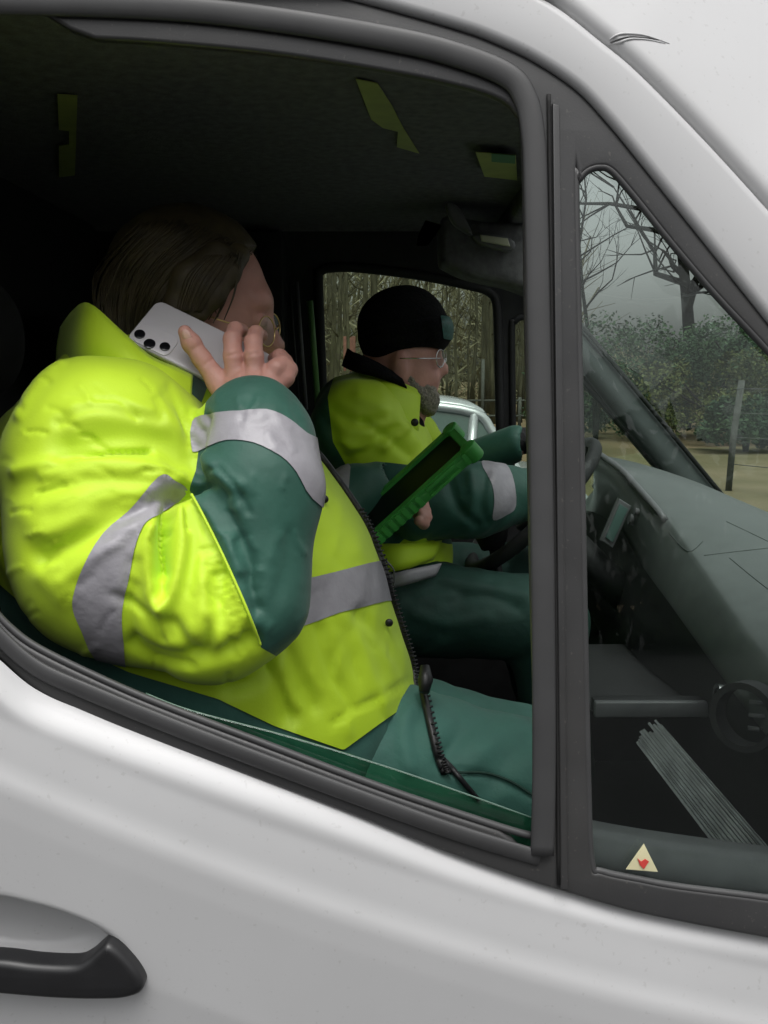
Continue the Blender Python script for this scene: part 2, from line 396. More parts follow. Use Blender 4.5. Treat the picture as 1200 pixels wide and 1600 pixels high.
# ================================================================== THE VAN
van = empty("van", (0.2, 1.73, 0), "large white panel van seen from its passenger side with the front window open", "van")
W = lambda pts: [NEAR.pt(*p) for p in pts]
WF = lambda pts: [FAR.pt(*p) for p in pts]
# outlines of the passenger door, read off the photograph's side elevation
BELT = [(-1600, 560), (-400, 850), (-160, 925), (-80, 955), (-45, 985), (0, 1022), (60, 1075), (150, 1116), (350, 1191), (540, 1262), (700, 1326), (830, 1371), (880, 1386), (1000, 1420), (1200, 1459), (1400, 1492), (2100, 1590)]
TRIM_TOP = [(-80, -70), (150, -62), (400, -30), (530, -3), (620, 20), (717, 48), (767, 66), (833, 97), (900, 142), (950, 195), (1000, 256), (1100, 381), (1200, 507), (1320, 655)]
MAIN = [(-45, 60), (150, 62), (300, 72), (450, 88), (600, 112), (700, 132), (770, 152), (803, 176), (815, 225), (820, 500), (828, 900), (834, 1312), (780, 1297), (600, 1237), (400, 1162), (250, 1105), (150, 1062), (60, 1018), (20, 990), (-10, 955), (-38, 910)]
QUART = [(900, 300), (904, 282), (917, 267), (936, 261), (956, 267), (990, 305), (1050, 380), (1120, 462), (1200, 548), (1300, 665), (1328, 760), (1340, 1100), (1338, 1425), (1200, 1404), (1060, 1386), (1000, 1375), (940, 1362), (924, 1345), (918, 1200), (908, 700)]
GUT = [(-1200, -190), (-80, -182), (200, -165), (500, -122), (700, -62), (845, 0), (940, 70), (1000, 121), (1100, 223), (1200, 333), (1300, 446), (1500, 672), (1800, 1010), (2050, 1292)]

# --- door skin: one pressed sheet whose section rolls out under the window and folds at the crease
bel = np.array([NEAR.pt(*p) for p in cr(BELT, 8)]); bx, bz = bel[:, 0], bel[:, 2]
ref = np.polyfit(*np.array([[NEAR.pt(*p)[0], NEAR.pt(*p)[2]] for p in [(60, 1075), (350, 1191), (700, 1326), (1000, 1420), (1200, 1459)]]).T, 2)
rim_s = [-.02, 0, .003, .009, .018, .0235, .030, .06, 2]; rim_y = [.022, .012, .005, -.0025, -.0100, -.0130, -.0140, -.0145, -.0145]
cre_s = [-1, .035, .075, .084, .093, .102, .13, .25, .5, .8]; cre_y = [.000, .000, -.0056, -.0076, -.0104, -.0116, -.0118, -.0085, .016, .07]
xs = np.concatenate([np.linspace(-1.9, -.52, 18), np.arange(-.5, .5, .005), np.linspace(.52, 1.25, 18)])
ss = np.concatenate([np.linspace(0, .14, 44), np.arange(.144, .34, .004), np.linspace(.36, .95, 16)])
def smooth_interp(x, a, b): return sum(np.interp(x + o, a, b) for o in (-.003, -.0015, 0, .0015, .003)) / 5
rows = []
for s_ in ss:
    zb = np.interp(xs, bx, bz); z = zb - s_; zr = ref[0] * xs ** 2 + ref[1] * xs + ref[2]
    zr = np.where(xs < -.4, zr * 0 + np.polyval(ref, -.4) + (xs + .4) * -.12, zr); zr = np.where(xs > .45, np.polyval(ref, .45) - (xs - .45) * .1, zr)
    y = .872 + smooth_interp(np.full_like(xs, s_), rim_s, rim_y) + smooth_interp(zr - z, cre_s, cre_y)
    rows.append([(xs[i], y[i], z[i]) for i in range(len(xs))])
rows = np.array(rows)
hp = np.array([P(-22, 1472, .845)[0], P(-22, 1472, .845)[2]])      # the dished cup behind the handle
hx, hz = rows[:, :, 0] - hp[0], rows[:, :, 2] - hp[1] + (rows[:, :, 0] - hp[0]) * .13
e = np.hypot(hx / .142, hz / .050); rows[:, :, 1] += .044 * np.clip((1.0 - e) / .42, 0, 1) ** 1.0 * (3 - 2 * np.clip((1 - e) / .42, 0, 1)) * np.clip((1 - e) / .42, 0, 1)
door = link("door", grid(rows, True), M['white'], van)
# white frame over the window, from the gutter down to the black trim
gut = [q for q in W(cr(GUT[1:12], 8))]; tt = W(cr(TRIM_TOP, 8))
frame_loop = list(gut) + [NEAR.pt(1490, 860)] + list(reversed(tt))
link("window_frame", plate(frame_loop, [], NEAR, .022, .009), M['white'], door)
# black window surround with its two openings
tl = W(cr(TRIM_TOP, 8)); bt = [NEAR.pt(*p) for p in cr(BELT[3:16], 8)]
bt = [b + np.array((0, 0, -.004)) for b in bt]
main_l, quart_l = W(cr(MAIN, 5, True)), W(cr(QUART, 5, True))
link("window_surround", plate(tl + [NEAR.pt(1390, 800)] + list(reversed(bt)), [main_l, quart_l], NEAR, .014, .004, .004), M['trim'], door)
# rubber seal round the opening, standing proud
SEAL = [(836, 1322), (845, 1330), (848, 1180), (846, 900), (841, 600), (835, 300), (831, 215), (820, 160), (790, 121), (700, 86), (600, 63), (450, 38), (300, 20), (150, 12), (-30, 8)]
sp = [NEAR.pt(*p) + np.array((0, -.008, 0)) for p in cr(SEAL[1:], 6)]
sl = [NEAR.pt(*p) + np.array((0, -.006, 0)) for p in cr([(-52, 905), (-20, 962), (0, 990), (60, 1041), (150, 1082), (300, 1143), (500, 1219), (700, 1292), (842, 1336)], 6)]
link("window_seal", join_meshes([tube(sp, .0118, 14, squash=((0, 1, 0), .38)), tube(sl, .0085, 14, squash=((0, 1, 0), .4)),
     tube([NEAR.pt(*p) + np.array((0, .002, 0)) for p in cr([(-46, 900), (-14, 950), (18, 984), (60, 1014), (150, 1058), (250, 1101), (400, 1158), (600, 1233), (780, 1293), (834, 1308)], 5)], .004, 8)]), M['seal'], door)
link("division_bar", join_meshes([plate(W([(861, 165), (872, 168), (886, 1384), (874, 1382)]), [], NEAR, .008, .0015, -.0042)]), M['trim'], door)
link("door_gap", tube([NEAR.pt(*p) + np.array((0, -.0045, 0)) for p in cr([(856, 150), (858, 300), (863, 700), (868, 1000), (872, 1378)], 6)], .0022, 6), M['dark'], door)
# seal of the fixed quarter pane
ql = [NEAR.pt(*p) + np.array((0, .001, 0)) for p in cr(QUART, 5, True)]
link("quarter_seal", tube(ql, .0038, 8, True), M['seal'], door)
link("quarter_glass", plate(W(cr([(p[0] + (5 if p[0] > 950 else -5), p[1] + (5 if p[1] > 800 else -5)) for p in QUART], 4, True)), [], NEAR, .004, .0008, .006), M['g_quarter'], door)
# wound-down pane: only its top edge still stands above the sill
lowered = cr([(228, 1083), (300, 1110), (450, 1150), (600, 1196), (720, 1237), (836, 1279)], 5)
wl_ = W([(836, 1420), (228, 1200)]); wp = Plane(.884, 1.2, .12)
link("window_glass", plate([wp.pt(*p) for p in lowered] + [wp.pt(838, 1420), wp.pt(240, 1190)], [], wp, .004, .0008), M['g_door'], door)
link("glass_edge", tube([wp.pt(*p) + np.array((0, -.001, 0)) for p in lowered], .0008, 6), mat('glass_edge', (.10, .18, .14), .3), door)
# inner skin and top of the door, below both panes
zlow = [NEAR.pt(*p) for p in cr(BELT[4:16], 4)]
rows = [[q + np.array((0, .020, -.004)) for q in zlow], [q + np.array((0, .060, -.002)) for q in zlow], [q + np.array((0, .078, -.02)) for q in zlow], [q + np.array((0, .085, -.5)) for q in zlow]]
link("door_lining", grid(rows, True), M['inner'], door)
sill = [NEAR.pt(*p) for p in cr([(905, 1316), (960, 1328), (1030, 1340), (1120, 1353), (1200, 1364), (1345, 1382)], 4)]
link("sill_trim", grid([[q + np.array((0, .018, -.035)) for q in sill], [q + np.array((0, .020, -.002)) for q in sill], [q + np.array((0, .028, .0)) for q in sill], [q + np.array((0, .055, .002)) for q in sill], [q + np.array((0, .062, -.01)) for q in sill], [q + np.array((0, .064, -.3)) for q in sill]], True), M['bar'], door)
# handle
H = [(-260, 1502), (-100, 1488), (0, 1489), (60, 1496), (118, 1498), (140, 1490), (158, 1475), (172, 1465), (190, 1474), (214, 1500), (228, 1524), (226, 1537), (212, 1545), (180, 1550), (100, 1549), (0, 1541), (-150, 1527), (-260, 1521)]
hpl = Plane(.846, 1.1, 0.0)
link("door_handle", plate([hpl.pt(*p) for p in cr(H, 6, True)], [], hpl, .030, .0075), M['handle'], door)
# warning sticker on the quarter pane: a cream triangle with a red mark
stp = Plane(.8695, 1.2, .12)
st = link("warning_sticker", plate([stp.pt(*p) for p in [(1006, 1318), (1028, 1362), (978, 1358)]], [], stp, .0012, .0003), M['stick'], door)
stp2 = Plane(.8682, 1.2, .12)
tri = [(996, 1341), (1002, 1346), (1008, 1342), (1014, 1346), (1006, 1358), (1000, 1352)]
redm = plate([stp2.pt(*p) for p in tri], [], stp2, .0008, .0002)
st.data.materials.append(M['red'])
bm = bmesh.new(); bm.from_mesh(st.data); k = len(bm.faces); bm.from_mesh(redm); bm.faces.ensure_lookup_table()
for f in bm.faces[k:]: f.material_index = 1
bm.to_mesh(st.data); bm.free()

# --- outer shell: gutter, roof edge, both windscreen pillars, roof sheet
YM = 1.735
mir = lambda p: np.array((p[0], 2 * YM - p[1], p[2]))
g2 = [NEAR.pt(*p) for p in cr(GUT, 8)]; ng = len(g2)
offs = [(-.004, .030), (.0, .012), (.0015, .003), (.006, -.003), (.013, -.005), (.022, -.003), (.034, .004), (.05, .018), (.062, .04), (.068, .075), (.070, .11)]
offs_far = offs
offs = offs[:5] + [(.020, -.003), (.032, .003), (.052, .014), (.095, .042), (.16, .09), (.24, .16)]
shell, shell_far = [], []
for i, q in enumerate(g2):
    t = g2[min(i + 1, ng - 1)] - g2[max(i - 1, 0)]; nrm = np.array((-t[2], 0, t[0])); nrm /= np.linalg.norm(nrm)
    if nrm[2] < 0: nrm = -nrm
    near = [q + nrm * a + np.array((0, b, 0)) for a, b in offs]; shell.append(near)
    shell_far.append([mir(q + nrm * a + np.array((0, b, 0))) for a, b in offs_far])
joint = 8 * 6 + 2
roof_rows = shell; roof = join_meshes([grid([list(r) for r in shell]), grid(shell_far, True)])
cap = [[s[-1] * (1 - t) + f_[-1] * t + np.array((0, 0, .03 * math.sin(math.pi * t))) for t in np.linspace(0, 1, 9)] for s, f_ in zip(shell[:joint], shell_far[:joint])]
roof = join_meshes([roof, grid(cap)])
ro = link("roof", roof, M['white'], van)
# the lap in the gutter where roof sheet meets pillar
from mathutils.bvhtree import BVHTree
_rb = BVHTree.FromPolygons([Vector(tuple(v.co)) for v in ro.data.vertices], [tuple(p.vertices) for p in ro.data.polygons])
def on_roof(pts, out):
    r_ = []
    for px, py in cr(pts, 5):
        d = Vector(tuple(ray(px, py))).normalized(); h, n, i, ds = _rb.ray_cast(Vector((0, 0, CAMZ)), d)
        if h is not None: r_.append(np.array(h) - np.array(d) * out)
    return r_
for nm, pts, rad, m_, out in (("lap_joint", [(952, 62), (966, 54), (985, 53), (1010, 56), (1046, 68)], [.0005, .0013, .0014, .0010, .0004], M['white'], .0003), ("lap_joint", [(950, 70), (968, 66), (985, 61), (1012, 62), (1040, 68)], [.0005, .0012, .0012, .0008, .0004], M['white'], .0003), ("lap_gap", [(953, 67), (968, 61), (985, 57.5), (1010, 59), (1035, 63)], [.0004, .0007, .0007, .0005, .0003], M['seal'], .0008)):
    q = on_roof(pts, out)
    if len(q) > 3: link(nm, tube(q, rad, 8), m_, ro)
gl_pts = [p + np.array((0, .006, 0)) for p in g2]
link("gutter_gap", tube(gl_pts, .0032, 6), M['dark'], ro)
# windscreen between the pillars
scr = [[s[-1] * (1 - t) + f_[-1] * t + np.array((.05 * math.sin(math.pi * t), 0, .02 * math.sin(math.pi * t))) for t in np.linspace(0, 1, 9)] for s, f_ in zip(shell[joint - 1:], shell_far[joint - 1:])]
scr = [r for r in scr if r[0][2] > 1.22]
me = grid(scr); link("windscreen", me, M['g_screen'], van)
# bonnet and nose below the windscreen, outside
b0 = scr[-1]; hood = [[p + np.array((dx, 0, dz)) for p in b0] for dx, dz in ((-.02, -.015), (.1, -.03), (.35, -.09), (.6, -.2), (.72, -.36), (.74, -.8))]
link("bonnet", grid(hood), M['white'], van)

# --- side behind the passenger door and the whole far side
sidel = [NEAR.pt(-84, -175), NEAR.pt(-1250, -185), NEAR.pt(-1250, 640), NEAR.pt(-400, 855), NEAR.pt(-160, 930), NEAR.pt(-84, 962)]
link("side_panel", plate(sidel, [], NEAR, .02, .006, .001), M['white'], van)
link("front_wing", plate(W([(1388, 570), (1500, 690), (1800, 1028), (2000, 1255), (2000, 1572), (1400, 1490), (1388, 1400)]), [], NEAR, .018, .005, .006), M['white'], van)
xz = lambda x, z: np.array((x, FAR.y(z), z))
FM = cr([(499, 440), (503, 426), (520, 421), (560, 421), (650, 432), (735, 449), (762, 458), (773, 474), (776, 520), (779, 660), (782, 770), (782, 800), (650, 820), (519, 826), (511, 760), (505, 600)], 5, True)
FQ = cr([(797, 520), (801, 504), (813, 497), (830, 504), (880, 555), (960, 645), (1050, 752), (1062, 772), (1040, 784), (920, 792), (801, 800), (799, 690)], 5, True)
fdoor = link("door", plate([xz(-1.3, 2.03), xz(.30, 2.03), xz(.345, 1.975), xz(.52, 1.765), xz(.93, 1.30), xz(1.2, 1.1), xz(1.2, .4), xz(-1.3, .4)], [WF(FM), WF(FQ)], FAR, .03, .006, -.02), M['inner'], van)
fdoor['label'] = "far driver's door lined in black"
link("outer_skin", plate([xz(-1.5, 2.1), xz(.30, 2.06), xz(.345, 1.98), xz(.55, 1.765), xz(.97, 1.30), xz(1.6, 1.1), xz(1.6, .35), xz(-1.5, .35)], [WF(FM), WF(FQ)], FAR, .02, .004, .012), M['white'], fdoor)
link("window_seal", join_meshes([tube([q + np.array((0, -.036, 0)) for q in WF(FM)], .013, 10, True), tube([q + np.array((0, -.036, 0)) for q in WF(FQ)], .009, 10, True)]), M['inner'], fdoor)
link("window_glass", plate(WF(cr([(497, 418), (778, 448), (786, 862), (510, 888)], 1, True)), [], FAR, .004, .0008), M['g_far'], fdoor)
link("quarter_glass", plate(WF(cr([(796, 495), (825, 497), (1075, 790), (800, 866)], 1, True)), [], FAR, .004, .0008), M['g_far'], fdoor)
# belt webbing and pillar strips between bulkhead and far window
def strip(a, b, w, y0, m, name, par, d=.012):
    A, B = P(*a, y0), P(*b, y0); hw = w * y0 / FPX / 2
    return link(name, join_meshes([tube([A, (A + B) / 2, B], hw, 8, squash=((0, 1, 0), .5))]), m, par)
pil = link("pillar", join_meshes([box((-.36, 2.40, .9), (-.255, 2.52, 2.02), .012)]), M['inner'], van)
strip((463, 440), (478, 640), 7, 2.38, M['bar'], "belt_guide", pil)
strip((452, 440), (468, 640), 4, 2.38, M['seal'], "belt_webbing", pil)
link("door_edge", tube([P(484, 470, 2.42), P(489, 530, 2.42), P(497, 640, 2.42)], .008, 8, squash=((0, 1, 0), .6)), mat("green_seal", (.17, .36, .12), .4), fdoor)  # pale green highlight of the far window seal, put in as coloured tube
link("door_pull", join_meshes([tube([P(690, 868, 2.45), P(745, 862, 2.42), P(800, 872, 2.42), P(850, 880, 2.45)], .011, 8), tube([P(700, 880, 2.44), P(860, 896, 2.44)], .006, 8)]), M['chrome'], fdoor)
# far pillar trim: the dark band under the windscreen
fp = [P(902, 505, 2.44), P(1000, 622, 2.44), P(1132, 782, 2.44)]; lo_ = [P(885, 540, 2.40), P(970, 652, 2.40), P(1085, 790, 2.40)]
rows = [[p + np.array((0, .06, 0)) for p in fp], fp, [(np.array(a) + np.array(b)) / 2 + np.array((0, -.008, 0)) for a, b in zip(fp, lo_)], lo_, [p + np.array((0, .06, 0)) for p in lo_]]
link("pillar_trim", grid(rows), M['pillar'], van)
link("screen_seal", tube([p + np.array((0, -.01, .004)) for p in cr(fp, 5)], .006, 8), M['dark'], van)

# --- cabin lining
head = []
for y in np.concatenate([np.linspace(.955, 1.03, 5), np.linspace(1.1, 2.4, 10), np.linspace(2.44, 2.52, 5)]):
    dz = -.012 * max(0, (1.05 - y) / .095) ** 2 - .05 * max(0, (y - 2.42) / .1) ** 2
    head.append([(x, y, 2.035 + dz - .02 * max(0, (x - .15) / .17) ** 2) for x in np.linspace(-.9, .31 - .14 * min(1, max(0, (1.16 - y) / .2)), 14)])
lin = link("headliner", grid(head), M['liner'], van)
link("header_rail", box((.27, 1.14, 1.985), (.325, 2.40, 2.03), .012), M['liner'], lin)
# overhead console and tucked visor on the driver's side, with its little lamp
ob = [(690, 345), (705, 330), (760, 340), (860, 352), (860, 452), (790, 440), (735, 428), (700, 412), (690, 400)]
op = Plane(2.05, 1.9, 0)
link("overhead_console", plate([op.pt(*p) for p in cr(ob, 4, True)], [], op, .12, .02, .1), M['liner'], lin)
lamp = link("reading_lamp", plate([op.pt(*p) for p in cr([(738, 366), (762, 363), (800, 372), (806, 386), (790, 391), (752, 381)], 3, True)], [], op, .03, .006, .022), M['bar'], lin)
link("lamp_lens", plate([op.pt(*p) for p in [(750, 367), (793, 373), (797, 386), (752, 377)]], [], op, .01, .003, -.002), M['lampm'], lamp)
link("sun_visor", plate([op.pt(*p) for p in cr([(694, 322), (712, 326), (728, 352), (735, 372), (716, 362), (703, 350)], 3, True)], [], op, .03, .008, -.03), M['bar'], lin)
link("bulkhead", box((-.80, .93, .45), (-.74, 2.53, 2.06), .01), M['inner'], van)
link("cab_floor", box((-.8, .93, .40), (1.1, 2.575, .55), .01), M['inner'], van)
link("firewall", box((.98, .93, .5), (1.02, 2.5, 1.29), .005), M['inner'], van)

# --- dashboard: a section that changes from the passenger's end to the driver's cowl
key = [(.955, [(1.0, 1.285), (.9, 1.31), (.70, 1.275), (.56, 1.235), (.515, 1.205), (.50, 1.15), (.54, 1.05), (.56, .9), (.8, .6)]),
       (1.3, [(1.0, 1.295), (.9, 1.325), (.70, 1.31), (.56, 1.285), (.52, 1.262), (.505, 1.19), (.53, 1.1), (.56, .92), (.8, .6)]),
       (1.6, [(1.0, 1.30), (.9, 1.335), (.72, 1.35), (.57, 1.345), (.535, 1.325), (.50, 1.24), (.49, 1.12), (.55, .95), (.8, .6)]),
       (1.75, [(1.0, 1.30), (.9, 1.335), (.72, 1.375), (.56, 1.395), (.525, 1.375), (.50, 1.26), (.48, 1.12), (.56, .95), (.8, .6)]),
       (1.95, [(1.0, 1.30), (.9, 1.335), (.72, 1.405), (.55, 1.452), (.495, 1.440), (.515, 1.30), (.50, 1.15), (.6, .95), (.8, .6)]),
       (2.15, [(1.0, 1.30), (.9, 1.335), (.72, 1.415), (.55, 1.468), (.485, 1.460), (.515, 1.30), (.50, 1.15), (.6, .95), (.8, .6)]),
       (2.30, [(1.0, 1.30), (.9, 1.335), (.72, 1.385), (.57, 1.40), (.53, 1.385), (.515, 1.30), (.52, 1.15), (.6, .95), (.8, .6)]),
       (2.48, [(1.0, 1.30), (.9, 1.33), (.72, 1.345), (.58, 1.345), (.55, 1.33), (.525, 1.28), (.52, 1.15), (.6, .95), (.8, .6)])]
ky = [k[0] for k in key]; secs = []
for y in np.linspace(.955, 2.48, 60):
    pr = np.array([[sum(np.interp(y + o, ky, [k[1][i][c] for k in key]) for o in (-.03, 0, .03)) / 3 for c in (0, 1)] for i in range(9)])
    secs.append([(p[0], y, p[1]) for p in cr(pr, 5)])
dash = link("dashboard", grid(secs), M['dash'], van)
face = [[(p[0] - .004, p[1], p[2]) for p in r[4 * 5 + 4:]] for r in secs]
link("dash_face", grid(face), M['inner'], dash)
from mathutils.bvhtree import BVHTree
dash_bvh = BVHTree.FromPolygons([Vector(tuple(v.co)) for v in dash.data.vertices], [tuple(p.vertices) for p in dash.data.polygons])
def on_dash(px, py, out=0.0):
    d = Vector(tuple(ray(px, py))).normalized(); h, n, i, ds = dash_bvh.ray_cast(Vector((0, 0, CAMZ)), d)
    return (np.array(h) - np.array(d) * out) if h is not None else None
# cowl lip over the instruments, in paler grey plastic
link("cowl_lip", tube([(s[18][0] - .004, s[18][1], s[18][2] + .002) for s in secs[30:56]], .007, 8), M['bar'], dash)
# seams on the dash top
for pts in ([(1045, 832), (1075, 862), (1098, 846)], [(1135, 815), (1200, 846), (1240, 866)], [(1100, 868), (1150, 862), (1205, 856)], [(1140, 872), (1180, 905), (1210, 928)]):
    c = [q for q in (on_dash(px, py, .0005) for px, py in cr(pts, 4)) if q is not None]
    if len(c) > 2: link("dash_seam", tube(c, .0008, 6), M['pillar'], dash)
# instrument display, dials, vents
def face_disc(name, c, r, depth, m, tilt=0.25, r_in=0, parent=dash, yaw=0.0):
    bm = bmesh.new()
    if r_in:
        n = 32; vs_ = []
        for k in range(n):
            a = 2 * math.pi * k / n
            for rr, dd in ((r, 0), (r, -depth), (r_in, -depth), (r_in, 0)): vs_.append(bm.verts.new((math.cos(a) * rr, math.sin(a) * rr, -dd)))
        for k in range(n):
            for j in range(4): bm.faces.new((vs_[k * 4 + j], vs_[((k + 1) % n) * 4 + j], vs_[((k + 1) % n) * 4 + (j + 1) % 4], vs_[k * 4 + (j + 1) % 4]))
    else:
        bmesh.ops.create_cone(bm, cap_ends=True, segments=28, radius1=r, radius2=r * .92, depth=depth)
    bmesh.ops.recalc_face_normals(bm, faces=bm.faces); me = bm_mesh(bm)
    z = Vector((-math.cos(tilt) * math.cos(yaw), -math.cos(tilt) * math.sin(yaw), math.sin(tilt))); x = z.orthogonal().normalized(); y = z.cross(x)
    oriented(me, c, x, y, z); return link(name, autosmooth(me), m, parent)
dsp = Plane(1.86, 1.3, 0)
disp = link("dash_display", plate([dsp.pt(*p) for p in cr([(966, 778), (985, 790), (956, 856), (938, 844)], 1, True)], [], dsp, .02, .003), M['bar'], dash)
link("display_screen", plate([dsp.pt(*p) for p in [(966, 786), (979, 794), (955, 846), (944, 838)]], [], dsp, .004, .001, -.011), mat("lcd", (.10, .17, .15), .25), disp)
for px, py, Y, r in ((988, 812, 1.8, .012), (997, 800, 1.8, .008), (952, 876, 1.8, .008), (936, 884, 1.85, .006)):
    q = on_dash(px, py)
    if q is not None: face_disc("dash_knob", q, r, .014, M['bar'])
vq = on_dash(1185, 1112); v1 = face_disc("air_vent", vq + np.array((-.012, -.01, 0)), .046, .03, M['inner'], .1, .037, yaw=.75)
link("vent_blades", join_meshes([tube([vq + np.array((.006 - .024, -.024 + .012, dz)), vq + np.array((.030 - .024, -.072 + .05, dz))], .003, 6) for dz in (-.018, 0, .018)]), M['bar'], v1)
face_disc("dash_knob", on_dash(1136, 1084), .014, .016, M['chrome'], .1, .007)
link("dash_shelf", join_meshes([box((P(918, 1088, 1.45)[0], 1.40, P(918, 1088, 1.45)[2] - .014), (P(1105, 1100, 1.40)[0], 1.43, P(918, 1088, 1.45)[2] + .010), .005),
                                 box((P(918, 1088, 1.45)[0], 1.43, P(918, 1088, 1.45)[2] - .02), (P(1105, 1100, 1.40)[0] + .02, 1.8, P(918, 1088, 1.45)[2] - .014), .004)]), M['inner'], dash)
link('shelf_lip', box((P(918, 1088, 1.45)[0] - .001, 1.392, P(918, 1088, 1.45)[2] - .015), (P(1105, 1100, 1.40)[0] + .001, 1.404, P(918, 1088, 1.45)[2] + .011), .003), M['bar'], dash)
# steering wheel
wc = Vector((.305, 1.90, 1.39)); wnorm = Vector((-.72, 0, .69)); wx = Vector((0, 1, 0)); wy = wnorm.cross(wx)
ring = [wc + (wx * math.cos(a) + wy * math.sin(a)) * .175 for a in np.linspace(0, 2 * math.pi, 48, endpoint=False)]
sw = link("steering_wheel", tube(ring, .0145, 10, True), M['inner'], van)
link("wheel_hub", join_meshes([tube([wc - wnorm * .055, wc - wnorm * .01], .055, 16)] + [tube([wc - wnorm * .03, wc + (wx * math.cos(a) + wy * math.sin(a)) * .18], .013, 8) for a in (.1, 3.04, 4.7)]), M['inner'], sw)
link("steering_column", tube([wc - wnorm * .05, wc - wnorm * .3], .035, 12), M['inner'], sw)
# seats
def seat(cy_, lab):
    F_ = Field((-.72, cy_ - .3, .55), (.2, cy_ + .3, 1.95), .014)
    F_.add(F_.cone((-.40, cy_ - .12, .93), (-.02, cy_ - .12, .97), .10, .09, (1, 1.3, .8)), .04).add(F_.cone((-.40, cy_ + .12, .93), (-.02, cy_ + .12, .97), .10, .09, (1, 1.3, .8)), .04)
    V, Q = F_.mesh(); root = link("seat", mesh_from(V, Q), M['seat'], van); root['label'] = lab
    F_ = Field((-.8, cy_ - .3, .85), (-.2, cy_ + .3, 1.7), .014)
    for s_ in (-.11, .11): F_.add(F_.cone((-.46, cy_ + s_, .98), (-.56, cy_ + s_ * .9, 1.48), .085, .07, (.8, 1.4, 1)), .05)
    V, Q = F_.mesh(); link("backrest", mesh_from(V, Q), M['seat'], root)
    F_ = Field((-.8, cy_ - .2, 1.5), (-.4, cy_ + .2, 1.95), .012); F_.add(F_.cone((-.60, cy_ - .07, 1.71), (-.60, cy_ + .07, 1.71), .09, .09, (.6, 1, 1)), .03)
    V, Q = F_.mesh(); link("headrest", mesh_from(V, Q), M['seat'], root)
    link("seat_base", box((-.5, cy_ - .22, .55), (.0, cy_ + .22, .86), .02), M['inner'], root)
seat(1.34, "black cloth passenger seat"); seat(2.0, "black cloth driver's seat")
# flat olive pieces set under the headliner
def ceil_pt(px, py, z=2.031):
    d = ray(px, py); t = (z - CAMZ) / d[2]; return np.array((d[0] * t, d[1] * t, z))
def slab(pts, th):
    bm = bmesh.new(); f = bm.faces.new([bm.verts.new(tuple(p)) for p in pts]); r = bmesh.ops.extrude_face_region(bm, geom=[f])
    for v in r['geom']:
        if isinstance(v, bmesh.types.BMVert): v.co.z += th
    bmesh.ops.recalc_face_normals(bm, faces=bm.faces); bmesh.ops.triangulate(bm, faces=bm.faces); return bm_mesh(bm)
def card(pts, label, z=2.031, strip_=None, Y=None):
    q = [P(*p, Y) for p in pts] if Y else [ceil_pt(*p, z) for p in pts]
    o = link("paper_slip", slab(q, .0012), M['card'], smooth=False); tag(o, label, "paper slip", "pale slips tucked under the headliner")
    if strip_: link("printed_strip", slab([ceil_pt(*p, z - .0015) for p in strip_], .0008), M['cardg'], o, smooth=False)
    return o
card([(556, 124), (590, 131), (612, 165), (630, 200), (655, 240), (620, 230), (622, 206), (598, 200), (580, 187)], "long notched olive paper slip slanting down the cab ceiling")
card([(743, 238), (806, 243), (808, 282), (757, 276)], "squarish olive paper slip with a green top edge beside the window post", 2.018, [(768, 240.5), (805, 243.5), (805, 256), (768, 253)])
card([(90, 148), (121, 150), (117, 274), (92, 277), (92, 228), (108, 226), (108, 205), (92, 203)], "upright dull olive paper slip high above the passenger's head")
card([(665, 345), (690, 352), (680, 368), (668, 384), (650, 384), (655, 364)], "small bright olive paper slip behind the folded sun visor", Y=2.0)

# ================================================================== THE PASSENGER
# body: head, neck, trunk and limbs grown as one surface, the raised right hand meshed finer into the same object
def body_mesh(parts, m, name, label, skinm):
    allv, allq, n = [], [], 0
    for V, Q in parts: allv.append(V); allq.append(Q + n); n += len(V)
    o = link(name, mesh_from(np.concatenate(allv), np.concatenate(allq)), skinm); return tag(o, label, "person")
HY = 1.325                                       # depth of her head
F_ = Field((-.62, .92, .80), (.34, 1.62, 1.96), .0075)
F_.add(F_.cone(P(250, 770, 1.3), P(320, 1060, 1.3), .15, .17), .03)
F_.add(F_.cone(P(275, 640, 1.29), P(290, 560, 1.29), .062, .058), .04)
F_.add(F_.ell(P(306, 468, HY), (.100, .078, .108)), .03)
F_.add(F_.cone(P(340, 540, HY), P(368, 596, HY), .062, .040, (1, .95, 1)), .03)
F_.add(F_.cone(P(408, 492, HY), P(430, 540, HY), .010, .014), .02)                     # nose
F_.add(F_.cone(P(407, 470, HY - .03), P(407, 470, HY + .03), .014, .014), .02)        # brow
F_.sub(F_.cone(P(414, 500, HY - .045), P(414, 500, HY - .03), .012, .010), .01)       # eye hollows
F_.add(F_.cone(P(408, 503, HY - .033), P(408, 503, HY - .031), .011, .011), .004)
F_.add(F_.cone(P(398, 580, HY - .015), P(398, 580, HY + .015), .010, .010), .012)      # lips
F_.add(F_.ell(P(292, 520, HY - .078), (.018, .010, .030)), .008)                       # ear, under the telephone
F_.add(F_.cone(P(185, 740, 1.12), P(330, 940, 1.03), .06, .05), .03); F_.add(F_.cone(P(335, 945, 1.03), P(395, 650, 1.08), .048, .034), .02)
F_.add(F_.cone(P(300, 720, 1.5), P(440, 860, 1.58), .06, .045), .03); F_.add(F_.cone(P(440, 860, 1.56), P(588, 760, 1.65), .045, .03), .02)
F_.add(F_.cone(P(430, 1150, 1.24), P(805, 1225, 1.22), .075, .06), .03); F_.add(F_.cone(P(430, 1120, 1.42), P(805, 1190, 1.42), .075, .06), .03)
F_.add(F_.cone(P(805, 1225, 1.22), P(815, 1640, 1.22), .05, .04), .03); F_.add(F_.cone(P(805, 1190, 1.42), P(815, 1600, 1.42), .05, .04), .03)
VB, QB = F_.mesh()
